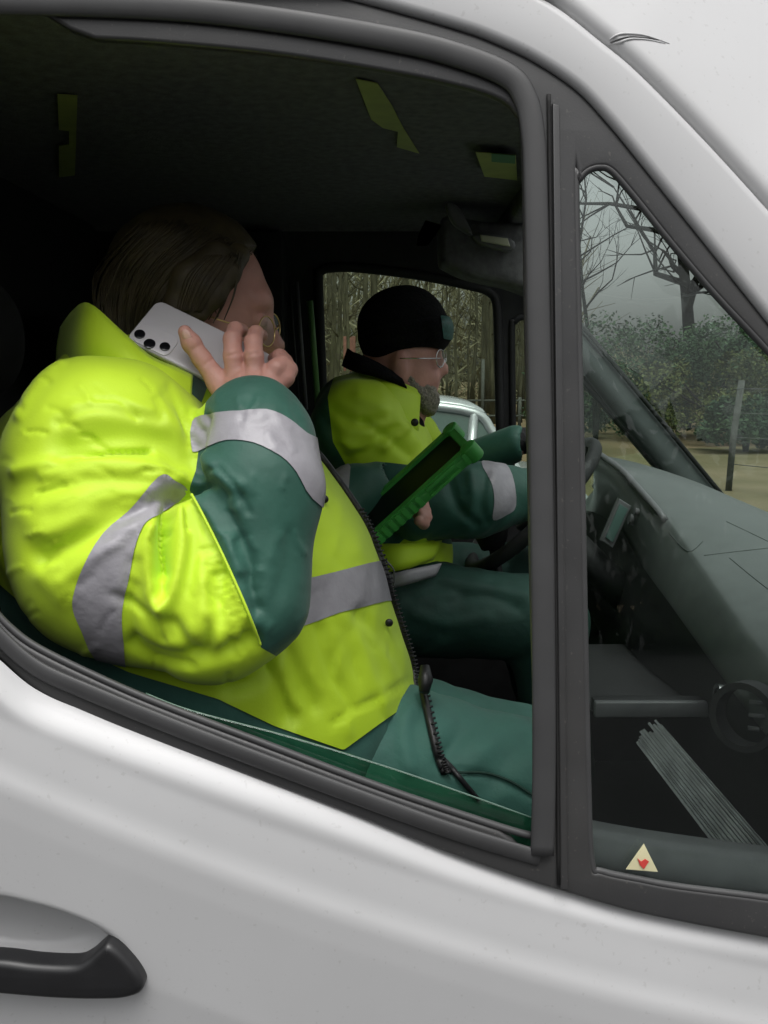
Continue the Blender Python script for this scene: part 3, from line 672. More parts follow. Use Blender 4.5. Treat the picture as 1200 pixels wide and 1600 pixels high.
HF = Field((-.29, 1.00, 1.59), (-.07, 1.25, 1.90), .0019)
def digit(pts, k=.004, base=.008):
    HF.chain([(P(*p[:3]), p[3]) for p in pts], k)
HF.add(HF.cone(P(396, 670, 1.085), P(392, 612, 1.115), .030, .026, (1, .75, 1)), .01)
HF.add(HF.cone(P(372, 598, 1.128), P(372, 640, 1.105), .020, .022, (1, .75, 1)), .012)
HF.add(HF.cone(P(400, 592, 1.122), P(398, 640, 1.10), .019, .022, (1, .75, 1)), .012)
HF.add(HF.cone(P(424, 594, 1.124), P(415, 640, 1.10), .016, .02, (1, .75, 1)), .012)
digit([(366, 634, 1.112, .018), (342, 598, 1.128, .0140), (315, 560, 1.1320, .0108), (299, 536, 1.1335, .0112), (289, 519, 1.135, .0086)], .006)       # thumb along the back of the phone
digit([(368, 594, 1.122, .0122), (364, 556, 1.124, .0113), (363, 530, 1.135, .0108), (368, 515, 1.152, .0096), (378, 516, 1.178, .0085)], .004)       # index over the top edge
digit([(398, 592, 1.118, .0120), (397, 556, 1.120, .0110), (396, 534, 1.132, .0104), (400, 521, 1.150, .0094), (408, 524, 1.178, .0083)], .004)
digit([(420, 596, 1.120, .0124), (432, 576, 1.122, .0116), (441, 570, 1.130, .0108), (437, 558, 1.150, .0096), (428, 560, 1.172, .0080)], .004)
digit([(428, 606, 1.124, .0120), (445, 590, 1.126, .0112), (451, 578, 1.132, .0104), (446, 566, 1.150, .0088), (436, 570, 1.166, .0072)], .004)
VH, QH = HF.mesh(); VH = relax(VH, QH, 1)
VH = strokes(VH, QH, [([(354, 556), (372, 552)], -.0012, 3), ([(388, 554), (405, 551)], -.0012, 3), ([(320, 570), (331, 562)], -.0012, 3), ([(303, 546), (313, 538)], -.001, 3),
                      ([(381, 600), (381, 570)], -.0018, 4), ([(410, 598), (412, 572)], -.0018, 4), ([(360, 596), (374, 590)], .0016, 7), ([(395, 590), (406, 588)], .0016, 7), ([(350, 622), (372, 612)], -.0015, 6)])
HL = Field((.02, 1.55, 1.24), (.16, 1.80, 1.47), .0026)      # her left hand, under and behind the tablet
def dig2(pts): HL.chain([(P(*p[:3]), p[3]) for p in pts], .004)
HL.add(HL.cone(P(590, 758, 1.635), P(612, 752, 1.665), .028, .026, (1, .9, 1)), .01); HL.add(HL.cone(P(612, 752, 1.665), P(640, 770, 1.675), .026, .022, (1, .9, 1)), .01)
dig2([(612, 744, 1.665, .013), (630, 730, 1.655, .0115), (645, 722, 1.645, .0095)])
for k_, (dx, dy, dl) in enumerate(((0, 0, 0), (4, 10, .01), (6, 20, .02), (2, 30, .03))):
    dig2([(640 + dx, 762 + dy, 1.68 - dl, .0115), (656 + dx, 778 + dy, 1.655 - dl, .0108), (660 + dx, 788 + dy, 1.635 - dl, .010), (652 + dx, 796 + dy * .6, 1.615 - dl, .0085)])
VL, QL = HL.mesh()
nail_c = P(292, 524, 1.1235)
woman = body_mesh([(VB, QB), (VH, QH), (VL, QL)], None, "person", "passenger in yellow and green high-visibility jacket holding a white phone to the ear", M['skin'])

bm = bmesh.new(); bmesh.ops.create_uvsphere(bm, u_segments=14, v_segments=8, radius=1, matrix=Matrix.Translation(tuple(nail_c)) @ Matrix.Rotation(R(-28), 4, 'Y') @ Matrix.Diagonal((.0052, .0018, .0078, 1)))
link("thumbnail", bm_mesh(bm), mat("nail", (.66, .40, .34), .28), woman)
# jacket body
F_ = Field((-.66, .95, .86), (.16, 1.64, 1.80), .0065)
F_.add(F_.cone(P(245, 765, 1.30), P(320, 942, 1.29), .212, .243), .05)
F_.add(F_.cone(P(320, 942, 1.29), P(384, 1095, 1.29), .243, .245), .05)
F_.add(F_.cone(P(150, 830, 1.36), P(160, 1000, 1.36), .205, .20), .05)
F_.add(F_.cone(P(220, 655, 1.30), P(235, 640, 1.30), .105, .095), .06)
F_.add(F_.cone(P(210, 720, 1.50), P(440, 870, 1.56), .11, .08), .04)           # left upper arm, away from us
VJ, QJ = F_.mesh(); VJ = relax(VJ, QJ, 3)
VJ = wrinkle(VJ, QJ, .0014, 26)
VJ = strokes(VJ, QJ, [([(415, 1030), (440, 1080), (450, 1120)], -.007, 13), ([(448, 1010), (470, 1060), (490, 1105)], -.006, 11), ([(500, 985), (515, 1040), (545, 1100)], -.005, 11), ([(560, 1000), (580, 1060), (600, 1090)], .004, 12),
                      ([(430, 1040), (460, 1100)], .005, 10), ([(520, 1130), (580, 1095), (650, 1060)], -.0045, 5), ([(560, 960), (600, 1000), (640, 1060)], -.004, 10), ([(360, 1075), (400, 1060), (430, 1010)], -.010, 14),
                      ([(500, 760), (540, 800), (560, 860)], .004, 12), ([(25, 640), (12, 720), (14, 810), (50, 900), (135, 1015)], -.006, 7), ([(0, 860), (40, 930), (90, 1000)], .006, 12)])
rc = random.Random(12); fine = []
for k in range(46):
    x_, y_ = rc.uniform(400, 650), rc.uniform(780, 1150); a_ = rc.uniform(.7, 1.9); L = rc.uniform(15, 45)
    fine.append(([(x_, y_), (x_ + L * .5 * math.cos(a_ + .2), y_ + L * .5 * math.sin(a_ + .2)), (x_ + L * math.cos(a_), y_ + L * math.sin(a_))], rc.choice((-1, 1)) * rc.uniform(.0010, .0026), rc.uniform(5, 9)))
VJ = strokes(VJ, QJ, fine)
X, Y_ = proj(VJ)
HEM = [(760, 1040), (657, 1087), (600, 1126), (537, 1172), (430, 1135), (340, 1092), (200, 1050), (138, 1021), (62, 968), (-10, 905), (-200, 850), (-200, 1700), (900, 1700)]
dh = poly_sd(X, Y_, HEM)
jacket = link("jacket", clip(VJ, QJ, -dh), M['hiviz'], woman)
link("jacket_lining", clip(VJ + vnormals(VJ, QJ) * -.004, QJ, dh + 14), M['trouser'], jacket)
TB = [(300, 1040), (400, 936), (480, 904), (530, 892), (575, 880), (640, 868), (680, 935), (603, 939), (530, 957), (465, 981), (430, 992), (330, 1030)]
link("reflective_band", clip_poly(VJ, QJ, TB, .0014, -dh), M['grey'], jacket)
# right sleeve, its shoulder yoke and bent elbow; cut into the yellow upper and the green forearm
F_ = Field((-.52, .86, 1.14), (-.03, 1.36, 1.80), .0034)
F_.add(F_.cone(P(176, 738, 1.09), P(198, 858, 1.055), .126, .118), .03)
F_.add(F_.cone(P(198, 858, 1.055), P(332, 950, 1.005), .118, .085), .05)
F_.add(F_.cone(P(178, 735, 1.11), P(248, 692, 1.18), .105, .075), .04)
F_.add(F_.cone(P(128, 626, 1.12), P(205, 636, 1.13), .044, .044), .05)
F_.add(F_.cone(P(386, 935, .997), P(404, 762, 1.03), .069, .066), .014)
F_.add(F_.cone(P(404, 762, 1.03), P(401, 690, 1.06), .066, .063), .03)
F_.add(F_.cone(P(401, 690, 1.06), P(395, 662, 1.075), .063, .055), .02)
F_.sub(F_.cone(P(394, 632, 1.110), P(394, 590, 1.14), .042, .05), .006)
VS, QS = F_.mesh(); VS = relax(VS, QS, 4)
VS = wrinkle(VS, QS, .0007, 30)
VS = strokes(VS, QS, [
    ([(105, 700), (180, 684), (250, 690), (285, 715)], -.011, 26), ([(92, 715), (150, 706), (235, 702)], -.006, 8), ([(30, 735), (110, 722), (220, 728), (290, 752)], .008, 14),
    ([(120, 645), (200, 640), (270, 670), (300, 720)], .006, 18), ([(262, 612), (292, 655), (300, 725)], -.007, 11), ([(150, 625), (185, 628), (215, 652)], -.003, 5),
    ([(300, 757), (270, 768), (240, 778)], -.009, 10), ([(292, 765), (268, 785), (256, 815), (254, 860), (254, 895)], -.020, 10), ([(250, 905), (253, 925)], -.008, 10),
    ([(236, 830), (230, 880), (240, 935), (252, 950)], .010, 12), ([(278, 800), (282, 860), (272, 920), (256, 948)], .011, 12), ([(212, 880), (200, 950), (205, 1000)], -.006, 12),
    ([(300, 800), (320, 870), (318, 940), (308, 985)], .007, 18), ([(345, 900), (335, 960), (320, 1010)], -.007, 14), ([(270, 975), (290, 1005), (300, 1020)], -.006, 12), ([(330, 960), (342, 1000), (336, 1020)], .006, 12),
    ([(210, 1010), (260, 1030), (330, 1025), (395, 1000)], -.010, 14), ([(40, 800), (80, 830), (130, 810)], .005, 22), ([(60, 860), (120, 840), (180, 790)], -.005, 18), ([(70, 900), (100, 930)], .005, 18),
    ([(310, 755), (338, 782), (370, 830), (392, 890), (402, 950)], -.009, 13), ([(302, 752), (335, 758), (350, 775)], -.007, 9), ([(318, 715), (345, 742), (372, 760)], .006, 12), ([(312, 775), (350, 830), (375, 890)], .006, 11),
    ([(420, 960), (445, 900), (455, 840)], -.003, 16), ([(285, 768), (210, 800), (120, 845), (62, 872)], -.006, 15), ([(240, 770), (150, 775), (70, 790)], .004, 15), ([(95, 568), (60, 600), (30, 650)], .005, 8), ([(70, 745), (150, 738), (250, 742)], .004, 9), ([(90, 660), (150, 640), (250, 655)], -.004, 8), ([(280, 780), (200, 830), (100, 905)], .004, 12), ([(180, 930), (230, 960), (250, 1000)], -.005, 8), ([(360, 905), (385, 960)], .004, 8), ([(210, 900), (222, 850), (250, 812)], .005, 8)] + [([(x_ - 26 + 4 * (k_ % 3), y_ + 8), (x_ - 4, y_ + 1)], -.0022, 3.5) for k_, (x_, y_) in enumerate(cr([(340, 855), (372, 922), (398, 990)], 7))] + [([(128, 712), (178, 702), (238, 700)], -.005, 4), ([(298, 757), (262, 742), (225, 738)], -.004, 4.5), ([(258, 790), (253, 830), (254, 890)], -.006, 5), ([(300, 764), (330, 790), (352, 830)], -.004, 4), ([(285, 790), (290, 830)], -.005, 5), ([(60, 770), (100, 760)], -.003, 5), ([(300, 640), (312, 690), (305, 740)], -.005, 5), ([(265, 600), (285, 640), (300, 690)], -.004, 5), ([(345, 735), (372, 765), (388, 800)], -.004, 5), ([(200, 1010), (240, 1035), (300, 1045)], -.004, 5), ([(300, 740), (312, 690), (322, 650)], -.008, 8)])
rc = random.Random(11); fine = []
for k in range(95):
    x_, y_ = rc.uniform(15, 400), rc.uniform(590, 1060); a_ = math.atan2(y_ - 760, x_ - 295) + rc.uniform(-.5, .5); L = rc.uniform(10, 34)
    fine.append(([(x_, y_), (x_ + L * .5 * math.cos(a_ + .2), y_ + L * .5 * math.sin(a_ + .2)), (x_ + L * math.cos(a_), y_ + L * math.sin(a_))], rc.choice((-1, -1, .8)) * rc.uniform(.0008, .0022), rc.uniform(3, 6)))
for k in range(36):
    x_, y_ = rc.uniform(310, 490), rc.uniform(620, 1000); a_ = rc.uniform(.9, 2.0); L = rc.uniform(14, 40)
    fine.append(([(x_, y_), (x_ + L * .5 * math.cos(a_ + .2), y_ + L * .5 * math.sin(a_ + .2)), (x_ + L * math.cos(a_), y_ + L * math.sin(a_))], rc.choice((-1, 1)) * rc.uniform(.0008, .002), rc.uniform(4, 8)))
VS = strokes(VS, QS, fine)
X, Y_ = proj(VS)
FORE = [(335, 560), (322, 625), (312, 690), (306, 735), (297, 760), (296, 770), (312, 797), (345, 862), (378, 935), (398, 985), (408, 1012), (440, 1030), (600, 900), (600, 600), (450, 540)]
dF = poly_sd(X, Y_, FORE)
link("sleeve", clip(VS, QS, -dF), M['hiviz'], jacket)
link("forearm_sleeve", clip(VS, QS, dF), M['green'], jacket)
UB = [(254, 741), (232, 761), (200, 799), (162, 834), (130, 886), (117, 922), (114, 950), (128, 985), (150, 1030), (200, 1060), (196, 1036), (190, 972), (193, 937), (203, 897), (211, 860), (225, 822), (246, 805), (270, 792), (293, 765), (272, 751)]
WB = [(300, 660), (322, 648), (348, 644), (375, 642), (417, 640), (450, 654), (479, 677), (530, 710), (530, 800), (487, 779), (462, 737), (437, 712), (396, 692), (354, 688), (321, 700), (300, 706)]
link("reflective_band", clip_poly(VS, QS, cr(UB, 3, True), .0013), M['grey'], jacket)
link("reflective_band", clip_poly(VS, QS, cr(WB, 3, True), .0013), M['grey'], jacket)
def drape(V, Q, pts, off=0.0, n=4, face=True):
    """lay a line of the elevation onto the surface that faces us"""
    N = vnormals(V, Q); X, Y_ = proj(V); ok = N[:, 1] < .25; idx = np.where(ok)[0]; out = []
    for p in cr(pts, n):
        d = np.hypot(X[idx] - p[0], Y_[idx] - p[1]); near = idx[d < max(9, d.min() + 1)]
        k = near[np.argmin(V[near, 1])]; out.append(P(p[0], p[1], V[k, 1] + N[k, 1] * off))
    return out
link("sleeve_piping", tube(drape(VS, QS, [(299, 772), (314, 799), (346, 863), (379, 936), (399, 986), (407, 1008)], .001), .0016, 6), M['hiviz'], jacket)
# zip along the jacket's open front, with teeth, pull and press studs
zp = cr([(488, 706), (512, 738), (545, 785), (570, 833), (592, 890), (610, 945), (630, 1000), (648, 1050), (659, 1086)], 8)
def edge_x(y):
    k = (np.abs(Y_ - y) < 5) & (VJ[:, 1] < 1.42) & (VJ[:, 1] > 1.15); return float(X[k].max())
X, Y_ = proj(VJ); zq = []
for p in zp:
    e_ = edge_x(p[1]); k = (np.abs(Y_ - p[1]) < 5) & (np.abs(X - e_) < 3) & (VJ[:, 1] < 1.42); zq.append(P(e_ + 1, p[1], float(np.median(VJ[k, 1])) - .006))
zq = [np.mean([zq[max(0, min(len(zq) - 1, i + o))] for o in (-3, -2, -1, 0, 1, 2, 3)], axis=0) for i in range(len(zq))]
link("zip", join_meshes([tube(zq, .0055, 8, squash=((0, 1, 0), .6))] + [tube([q + np.array((.001, -.003, .0)), q + np.array((.0085, -.003, .002))], .0016, 5) for q in [Vector(zq[0]).lerp(Vector(zq[1]), 0) for _ in ()] + zq[18::1]]), M['zip'], jacket)
link("zip_pull", tube([P(664, 1040, 1.20), P(665, 1062, 1.19), P(663, 1082, 1.18)], [.006, .0105, .007], 10), M['zip'], jacket)
for s_ in ((507, 780), (608, 973)):
    q = drape(VJ, QJ, [s_, (s_[0] + 1, s_[1] + 1)], .001, 1)[0]
    bm = bmesh.new(); bmesh.ops.create_uvsphere(bm, u_segments=14, v_segments=8, radius=.0055, matrix=Matrix.Translation(tuple(q)) @ Matrix.Diagonal((1, .5, 1, 1)))
    link("press_stud", bm_mesh(bm), M['zip'], jacket)
# standing collar: a folded band round the neck, open in front, with its dark green facing
def loft(A, B, n=6, bulge=0.0, k=5):
    A, B = cr(A, k), cr(B, k); rows = []
    for t in np.linspace(0, 1, n): rows.append([a * (1 - t) + b * t + np.array((0, -bulge * math.sin(math.pi * t), 0)) for a, b in zip(A, B)])
    return rows
def solid(rows, th):
    me = grid(rows); o = bpy.data.objects.new("t", me); COL.objects.link(o); md = o.modifiers.new("s", 'SOLIDIFY'); md.thickness = th; md.offset = 0
    bpy.context.view_layer.update(); m2 = bpy.data.meshes.new_from_object(o.evaluated_get(bpy.context.evaluated_depsgraph_get())); bpy.data.objects.remove(o); return m2
top = [P(96, 512, 1.36), P(116, 486, 1.27), P(141, 475, 1.19), P(187, 516, 1.150), P(233, 557, 1.130), P(270, 574, 1.128), P(300, 588, 1.14)]
bot = [P(92, 596, 1.36), P(108, 590, 1.25), P(130, 577, 1.16), P(187, 590, 1.115), P(233, 603, 1.100), P(268, 622, 1.100), P(302, 655, 1.12)]
link("collar", solid(loft(top, bot, 8, .012), .005), M['hiviz'], jacket)
tin = [P(299, 586, 1.145), P(316, 596, 1.17), P(338, 612, 1.22)]; bin_ = [P(302, 662, 1.13), P(318, 672, 1.17), P(345, 682, 1.22)]
link("collar_facing", solid(loft(tin, bin_, 5, .006), .004), M['green'], jacket)
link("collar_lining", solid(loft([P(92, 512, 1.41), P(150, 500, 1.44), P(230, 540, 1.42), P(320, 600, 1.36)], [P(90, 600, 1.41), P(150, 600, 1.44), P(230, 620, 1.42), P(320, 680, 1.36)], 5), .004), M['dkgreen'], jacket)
# left sleeve reaching to the tablet
F_ = Field((-.12, 1.42, 1.16), (.10, 1.86, 1.50), .005)
F_.add(F_.cone(P(440, 870, 1.53), P(555, 778, 1.635), .075, .056), .03).add(F_.cone(P(555, 778, 1.635), P(592, 762, 1.66), .056, .048), .02)
F_.sub(F_.cone(P(606, 754, 1.655), P(645, 745, 1.68), .033, .036), .006)
V, Q = F_.mesh(); V = wrinkle(V, Q, .002, 40)
link("forearm_sleeve", mesh_from(V, Q), M['green'], jacket)
link("reflective_band", clip_poly(V, Q, [(528, 700), (548, 730), (542, 790), (552, 830), (530, 840), (520, 760)], .0013), M['grey'], jacket)
# trousers
F_ = Field((-.45, 1.08, .82), (.30, 1.56, 1.36), .006)
F_.add(F_.cone(P(500, 1165, 1.25), P(805, 1222, 1.22), .125, .083), .03)
F_.add(F_.cone(P(470, 1120, 1.42), P(805, 1185, 1.42), .115, .085), .03)
F_.add(F_.cone(P(806, 1222, 1.22), P(815, 1500, 1.23), .080, .06), .03); F_.add(F_.cone(P(806, 1190, 1.42), P(815, 1480, 1.42), .08, .06), .03)
F_.add(F_.cone(P(400, 1150, 1.33), P(470, 1150, 1.33), .15, .15, (1, 1.3, 1)), .04)
V, Q = F_.mesh(); V = relax(V, Q, 2); V = wrinkle(V, Q, .0022, 30)
V = strokes(V, Q, [([(700, 1205), (760, 1212), (830, 1245)], -.005, 6), ([(690, 1190), (740, 1130), (770, 1080)], -.006, 12), ([(720, 1215), (780, 1150), (815, 1110)], .004, 14), ([(700, 1080), (720, 1120), (700, 1170)], -.005, 12), ([(600, 1130), (580, 1160), (560, 1200)], -.007, 10), ([(640, 1110), (630, 1150), (640, 1200)], .006, 12), ([(840, 1150), (800, 1180), (770, 1230)], -.004, 12)])
trou = link("trousers", mesh_from(V, Q), M['trouser'], woman)
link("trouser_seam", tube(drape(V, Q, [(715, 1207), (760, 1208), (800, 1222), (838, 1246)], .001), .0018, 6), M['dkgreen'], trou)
low = drape(V, Q, [(660, 1076), (672, 1130), (684, 1180), (694, 1206)], .004, 7); low2 = drape(V, Q, [(686, 1182), (705, 1200), (724, 1222), (748, 1250)], .003, 5)
link("zip_tail", join_meshes([tube(low, .0055, 8, squash=((0, 1, 0), .6)), tube(low2, [.005, .003], 8)] + [tube([np.array(q) + (.001, -.004, 0), np.array(q) + (.0085, -.003, .002)], .0016, 5) for q in low]), M['zip'], jacket)
# hair: long, brushed back into the collar, falling past the temple
F_ = Field((-.50, 1.14, 1.62), (-.10, 1.46, 1.97), .0038)
F_.add(F_.ell(P(296, 458, HY), (.114, .092, .120)), .02)
F_.add(F_.cone(P(268, 440, HY), P(215, 530, HY - .01), .085, .062, (1, .95, 1)), .03)
F_.add(F_.cone(P(215, 530, HY - .01), P(205, 600, HY), .062, .05), .03)
F_.sub(F_.cone(P(410, 478, HY - .085), P(398, 478, HY + .085), .074, .074), .012)
F_.sub(F_.cone(P(372, 560, HY - .10), P(340, 560, HY + .1), .078, .07), .02)
F_.sub(F_.cone(P(440, 440, HY - .1), P(440, 440, HY + .1), .05, .05), .01)
V, Q = F_.mesh(); V = relax(V, Q, 2); N = vnormals(V, Q); X, Y_ = proj(V)
th = np.arctan2(Y_ - 640, X - 420); ph = V[:, 1] * 60
amp = .0022 * (np.sin(th * 70 + ph) * .5 + np.sin(th * 123 + 1.3 * ph) * .3 + np.sin(th * 37 - ph * .6))
V = V + N * (amp * .25)[:, None]
hair = link("hair", mesh_from(V, Q), M['hair'], woman)
st_ = []
for k in range(150):
    a = random.uniform(-.05, 1.0); j = random.uniform(-6, 6)
    x0, y0 = 396 - 175 * a, 398 - 52 * math.sin(min(1, a * 1.25) * math.pi * .5) + j
    pts = [(x0, y0), (x0 - 60 - 20 * random.random(), y0 + 40 + 40 * a), (x0 - 120 + 40 * a, y0 + 95 + 55 * a), (x0 - 150 + 95 * a, y0 + 150 + 60 * a)]
    pts = [(max(150, p[0]), p[1]) for p in pts]
    st_.append(tube(drape(V, Q, pts, .0015, 4), [.0006, .0009, .0005], 4))
for pts in ([(380, 396), (372, 430), (364, 465), (350, 500)], [(376, 394), (366, 425), (352, 455), (340, 496)], [(366, 396), (358, 440), (346, 478), (333, 505)], [(362, 394), (350, 428), (340, 470), (326, 500)], [(350, 398), (343, 430), (332, 465), (338, 490)], [(372, 392), (362, 430), (352, 470), (336, 500)], [(345, 400), (330, 440), (312, 470), (306, 490)], [(340, 402), (322, 440), (300, 478)], [(222, 372), (192, 405), (176, 440), (160, 480)]):
    st_.append(tube([P(p[0], p[1], HY - .088) for p in cr(pts, 5)], [.0012, .0016, .0006], 6))
F_ = Field((-.30, 1.16, 1.72), (-.16, 1.33, 1.92), .003)          # the lock that hangs past the temple onto the phone
F_.chain([(P(372, 398, HY - .060), .016), (P(350, 425, HY - .082), .020), (P(330, 458, HY - .094), .018), (P(312, 490, HY - .098), .012)], .012, (1, .7, 1))
F_.chain([(P(340, 400, HY - .080), .020), (P(300, 440, HY - .096), .026), (P(275, 490, HY - .098), .022)], .012, (1, .6, 1))
VLk, QLk = F_.mesh(); link("temple_lock", mesh_from(VLk, QLk), M['hair'], hair)
for k in range(40):
    a = random.random(); st_.append(tube(drape(VLk, QLk, [(372 - 50 * a, 398), (352 - 60 * a, 428), (330 - 50 * a, 460), (314 - 40 * a, 488)], .001, 4), [.0005, .0008, .0004], 4))
link("loose_strands", join_meshes(st_), M['hair'], hair)
# spectacles
def ellipse3(c, ex, ez, n=28, lean=0): return [np.array(c) + np.array((math.cos(a) * ex, math.cos(a) * lean, math.sin(a) * ez)) for a in np.linspace(0, 2 * math.pi, n, endpoint=False)]
gy = HY - .052
c1, c2 = P(417, 518, gy), P(426, 512, HY + .035)
gl = link("spectacles", join_meshes([tube(ellipse3(c1, .0085, .020, lean=.018), .0010, 6, True), tube(ellipse3(c2, .0085, .020, lean=.018), .0010, 6, True),
     tube([P(305, 487, HY - .088), P(352, 503, HY - .084), P(395, 515, HY - .075), P(414, 519, HY - .068)], .0013, 6), tube([P(431, 515, gy + .02), P(436, 510, HY - .005), P(434, 508, HY + .01)], .0012, 6)]), M['gold'], woman)
for c in (c1, c2): link("spectacle_lens", mesh_from(ellipse3(c, .0080, .0195, lean=.0175), [tuple(range(28))]), M['g_spec'], gl)

# the telephone in her hand
pA, pB, pD = P(247, 467, 1.205), P(205, 528, 1.165), P(429, 556, 1.178)
ex = pD - pA; L_ = np.linalg.norm(ex); ex /= L_; ey = pB - pA; ey -= ex * ey.dot(ex); Wd = np.linalg.norm(ey); ey /= Wd; ez = np.cross(ex, ey)
if ez[1] > 0: ez = -ez
def rrect(w, h, r, n=6):
    out = []
    for cx, cy_, a0 in ((w - r, h - r, 0), (r, h - r, 90), (r, r, 180), (w - r, r, 270)):
        for k in range(n + 1): a = R(a0 + 90 * k / n); out.append((cx + r * math.cos(a), cy_ + r * math.sin(a)))
    return out
def slab_local(outline, t0, t1, bev, O, X, Y, Z):
    bm = bmesh.new(); f = bm.faces.new([bm.verts.new((x, y, t0)) for x, y in outline]); r = bmesh.ops.extrude_face_region(bm, geom=[f])
    for v in r['geom']:
        if isinstance(v, bmesh.types.BMVert): v.co.z = t1
    bmesh.ops.recalc_face_normals(bm, faces=bm.faces)
    if bev:
        es = [e for e in bm.edges if abs(e.verts[0].co.z - e.verts[1].co.z) < 1e-7]; bmesh.ops.bevel(bm, geom=es, offset=bev, segments=3, affect='EDGES', profile=.5)
    if Vector(tuple(np.cross(X, Y))).dot(Vector(tuple(Z))) < 0: bmesh.ops.reverse_faces(bm, faces=bm.faces)
    return oriented(autosmooth(bm_mesh(bm), 40), O, X, Y, Z)
Wd = .074
phone = tag(link("smartphone", slab_local(rrect(L_, Wd, .011), -.0085, 0, .0025, pA, ex, ey, ez), M['phone']), "white smartphone with dark camera lenses pressed to the passenger's ear", "phone")
cam_ = [(.012, .060, .0068), (.030, .066, .0072), (.048, .060, .0065)]
link("camera_bump", slab_local([(x + .006, y + .040) for x, y in rrect(.052, .032, .009)], 0, .0014, .0005, pA, ex, ey, ez), M['phone'], phone)
for x, y, r in cam_:
    link("camera_lens", slab_local([(x + r * math.cos(a), y + r * math.sin(a)) for a in np.linspace(0, 2 * math.pi, 20, endpoint=False)], .0014, .0030, .0005, pA, ex, ey, ez), M['lens'], phone)
mk = [(.0795 + .0035 * math.cos(a) * (1 - .25 * (math.cos(a) > .75)), .034 + .0042 * math.sin(a)) for a in np.linspace(0, 2 * math.pi, 18, endpoint=False)]
mark = join_meshes([slab_local(mk, 0, .0003, 0, pA, ex, ey, ez), slab_local([(.0740, .034), (.0728, .0358), (.0718, .0338), (.0730, .0325)], 0, .0003, 0, pA, ex, ey, ez)])
link("back_mark", mark, M['chrome'], phone)
link("print_mark", join_meshes([slab_local([(.098 + dx, .062 + dy), (.101 + dx, .062 + dy), (.101 + dx, .0635 + dy), (.098 + dx, .0635 + dy)], 0, .0003, 0, pA, ex, ey, ez) for dx, dy in ((0, 0), (.0035, .002), (-.002, .003), (.002, -.003))]), M['lens'], phone)

# ================================================================== THE DRIVER
DY = 1.85
F_ = Field((-.22, 1.52, .85), (.40, 2.20, 1.86), .0075)
F_.add(F_.ell(P(628, 550, DY), (.074, .072, .106)), .03)
F_.add(F_.cone(P(640, 592, DY), P(656, 622, DY), .050, .034), .03)
F_.add(F_.cone(P(680, 552, DY), P(692, 578, DY), .009, .013), .008)
F_.add(F_.cone(P(674, 590, DY - .02), P(674, 590, DY + .02), .016, .016), .01)
F_.add(F_.cone(P(678, 545, DY - .03), P(678, 545, DY + .03), .012, .012), .012)
F_.add(F_.cone(P(680, 601, DY - .012), P(680, 601, DY + .012), .008, .008), .006)
F_.sub(F_.cone(P(682, 560, DY - .050), P(682, 560, DY - .032), .012, .010), .008); F_.add(F_.cone(P(674, 561, DY - .034), P(674, 561, DY - .032), .011, .011), .004)
F_.add(F_.ell(P(625, 572, DY - .077), (.016, .010, .028)), .008)
F_.add(F_.cone(P(608, 600, DY), P(590, 680, DY), .055, .07), .04); F_.add(F_.cone(P(580, 720, DY + .02), P(600, 860, DY + .02), .12, .13), .04)
F_.add(F_.cone(P(560, 670, 1.74), P(640, 790, 1.745), .05, .045), .03); F_.add(F_.cone(P(640, 790, 1.745), P(830, 764, 1.78), .042, .030), .02)
F_.add(F_.cone(P(630, 690, 2.05), P(690, 745, 2.10), .045, .04), .03); F_.add(F_.cone(P(690, 745, 2.10), P(810, 692, 2.02), .035, .028), .02)
F_.add(F_.cone(P(610, 940, 1.76), P(850, 970, 1.72), .07, .06), .03); F_.add(F_.cone(P(640, 900, 1.97), P(830, 905, 2.0), .06, .055), .03)
VD, QD = F_.mesh()
def gloved(c, dx):
    G = Field(c - np.array((.08, .09, .09)), c + np.array((.12, .09, .09)), .004)
    G.add(G.cone(c - np.array((.035, 0, 0)), c + np.array((.03, 0, .005)), .030, .028, (1, 1, 1)), .01)
    for k in range(4):
        o_ = np.array((.035, (k - 1.5) * .02, .012)); G.chain([(c + o_, .0125), (c + o_ + (.032, 0, .006), .0118), (c + o_ + (.048, 0, -.014), .0108), (c + o_ + (.034, 0, -.032), .0095)], .004)
    G.chain([(c + (0, -.025, 0), .014), (c + (.025, -.042, -.012), .0125), (c + (.045, -.036, -.028), .0105)], .005)
    return G.mesh()
G1, G2 = gloved(P(828, 775, 1.78), 1), gloved(P(826, 690, 2.02), 1)
driver = body_mesh([(VD, QD)], None, "person", "bearded driver in black knitted hat and yellow jacket at the wheel", M['skin'])
for g in (G1, G2): link("glove", mesh_from(*g), M['glove'], driver)
# gloved fist low on the wheel
F_ = Field((.10, 1.60, 1.22), (.36, 1.98, 1.52), .005)
# jacket
F_ = Field((-.24, 1.55, 1.10), (.26, 2.24, 1.70), .006)
F_.add(F_.cone(P(578, 690, DY + .03), P(590, 800, DY + .02), .112, .135, (1, 1.15, 1)), .04); F_.add(F_.cone(P(590, 800, DY + .02), P(612, 870, DY), .135, .125, (1, 1.15, 1)), .04)
F_.add(F_.cone(P(562, 645, DY), P(590, 625, DY), .085, .07, (1, 1.3, 1)), .05)
F_.add(F_.cone(P(640, 700, DY - .02), P(650, 780, DY - .02), .045, .06, (1, 1.8, 1)), .03)
F_.add(F_.cone(P(560, 668, 1.75), P(608, 742, 1.77), .092, .078), .03); F_.add(F_.cone(P(608, 742, 1.77), P(650, 785, 1.745), .078, .068), .03)
F_.add(F_.cone(P(612, 665, 2.03), P(675, 735, 2.09), .080, .064), .03)
V, Q = F_.mesh(); V = relax(V, Q, 2); V = wrinkle(V, Q, .003, 30)
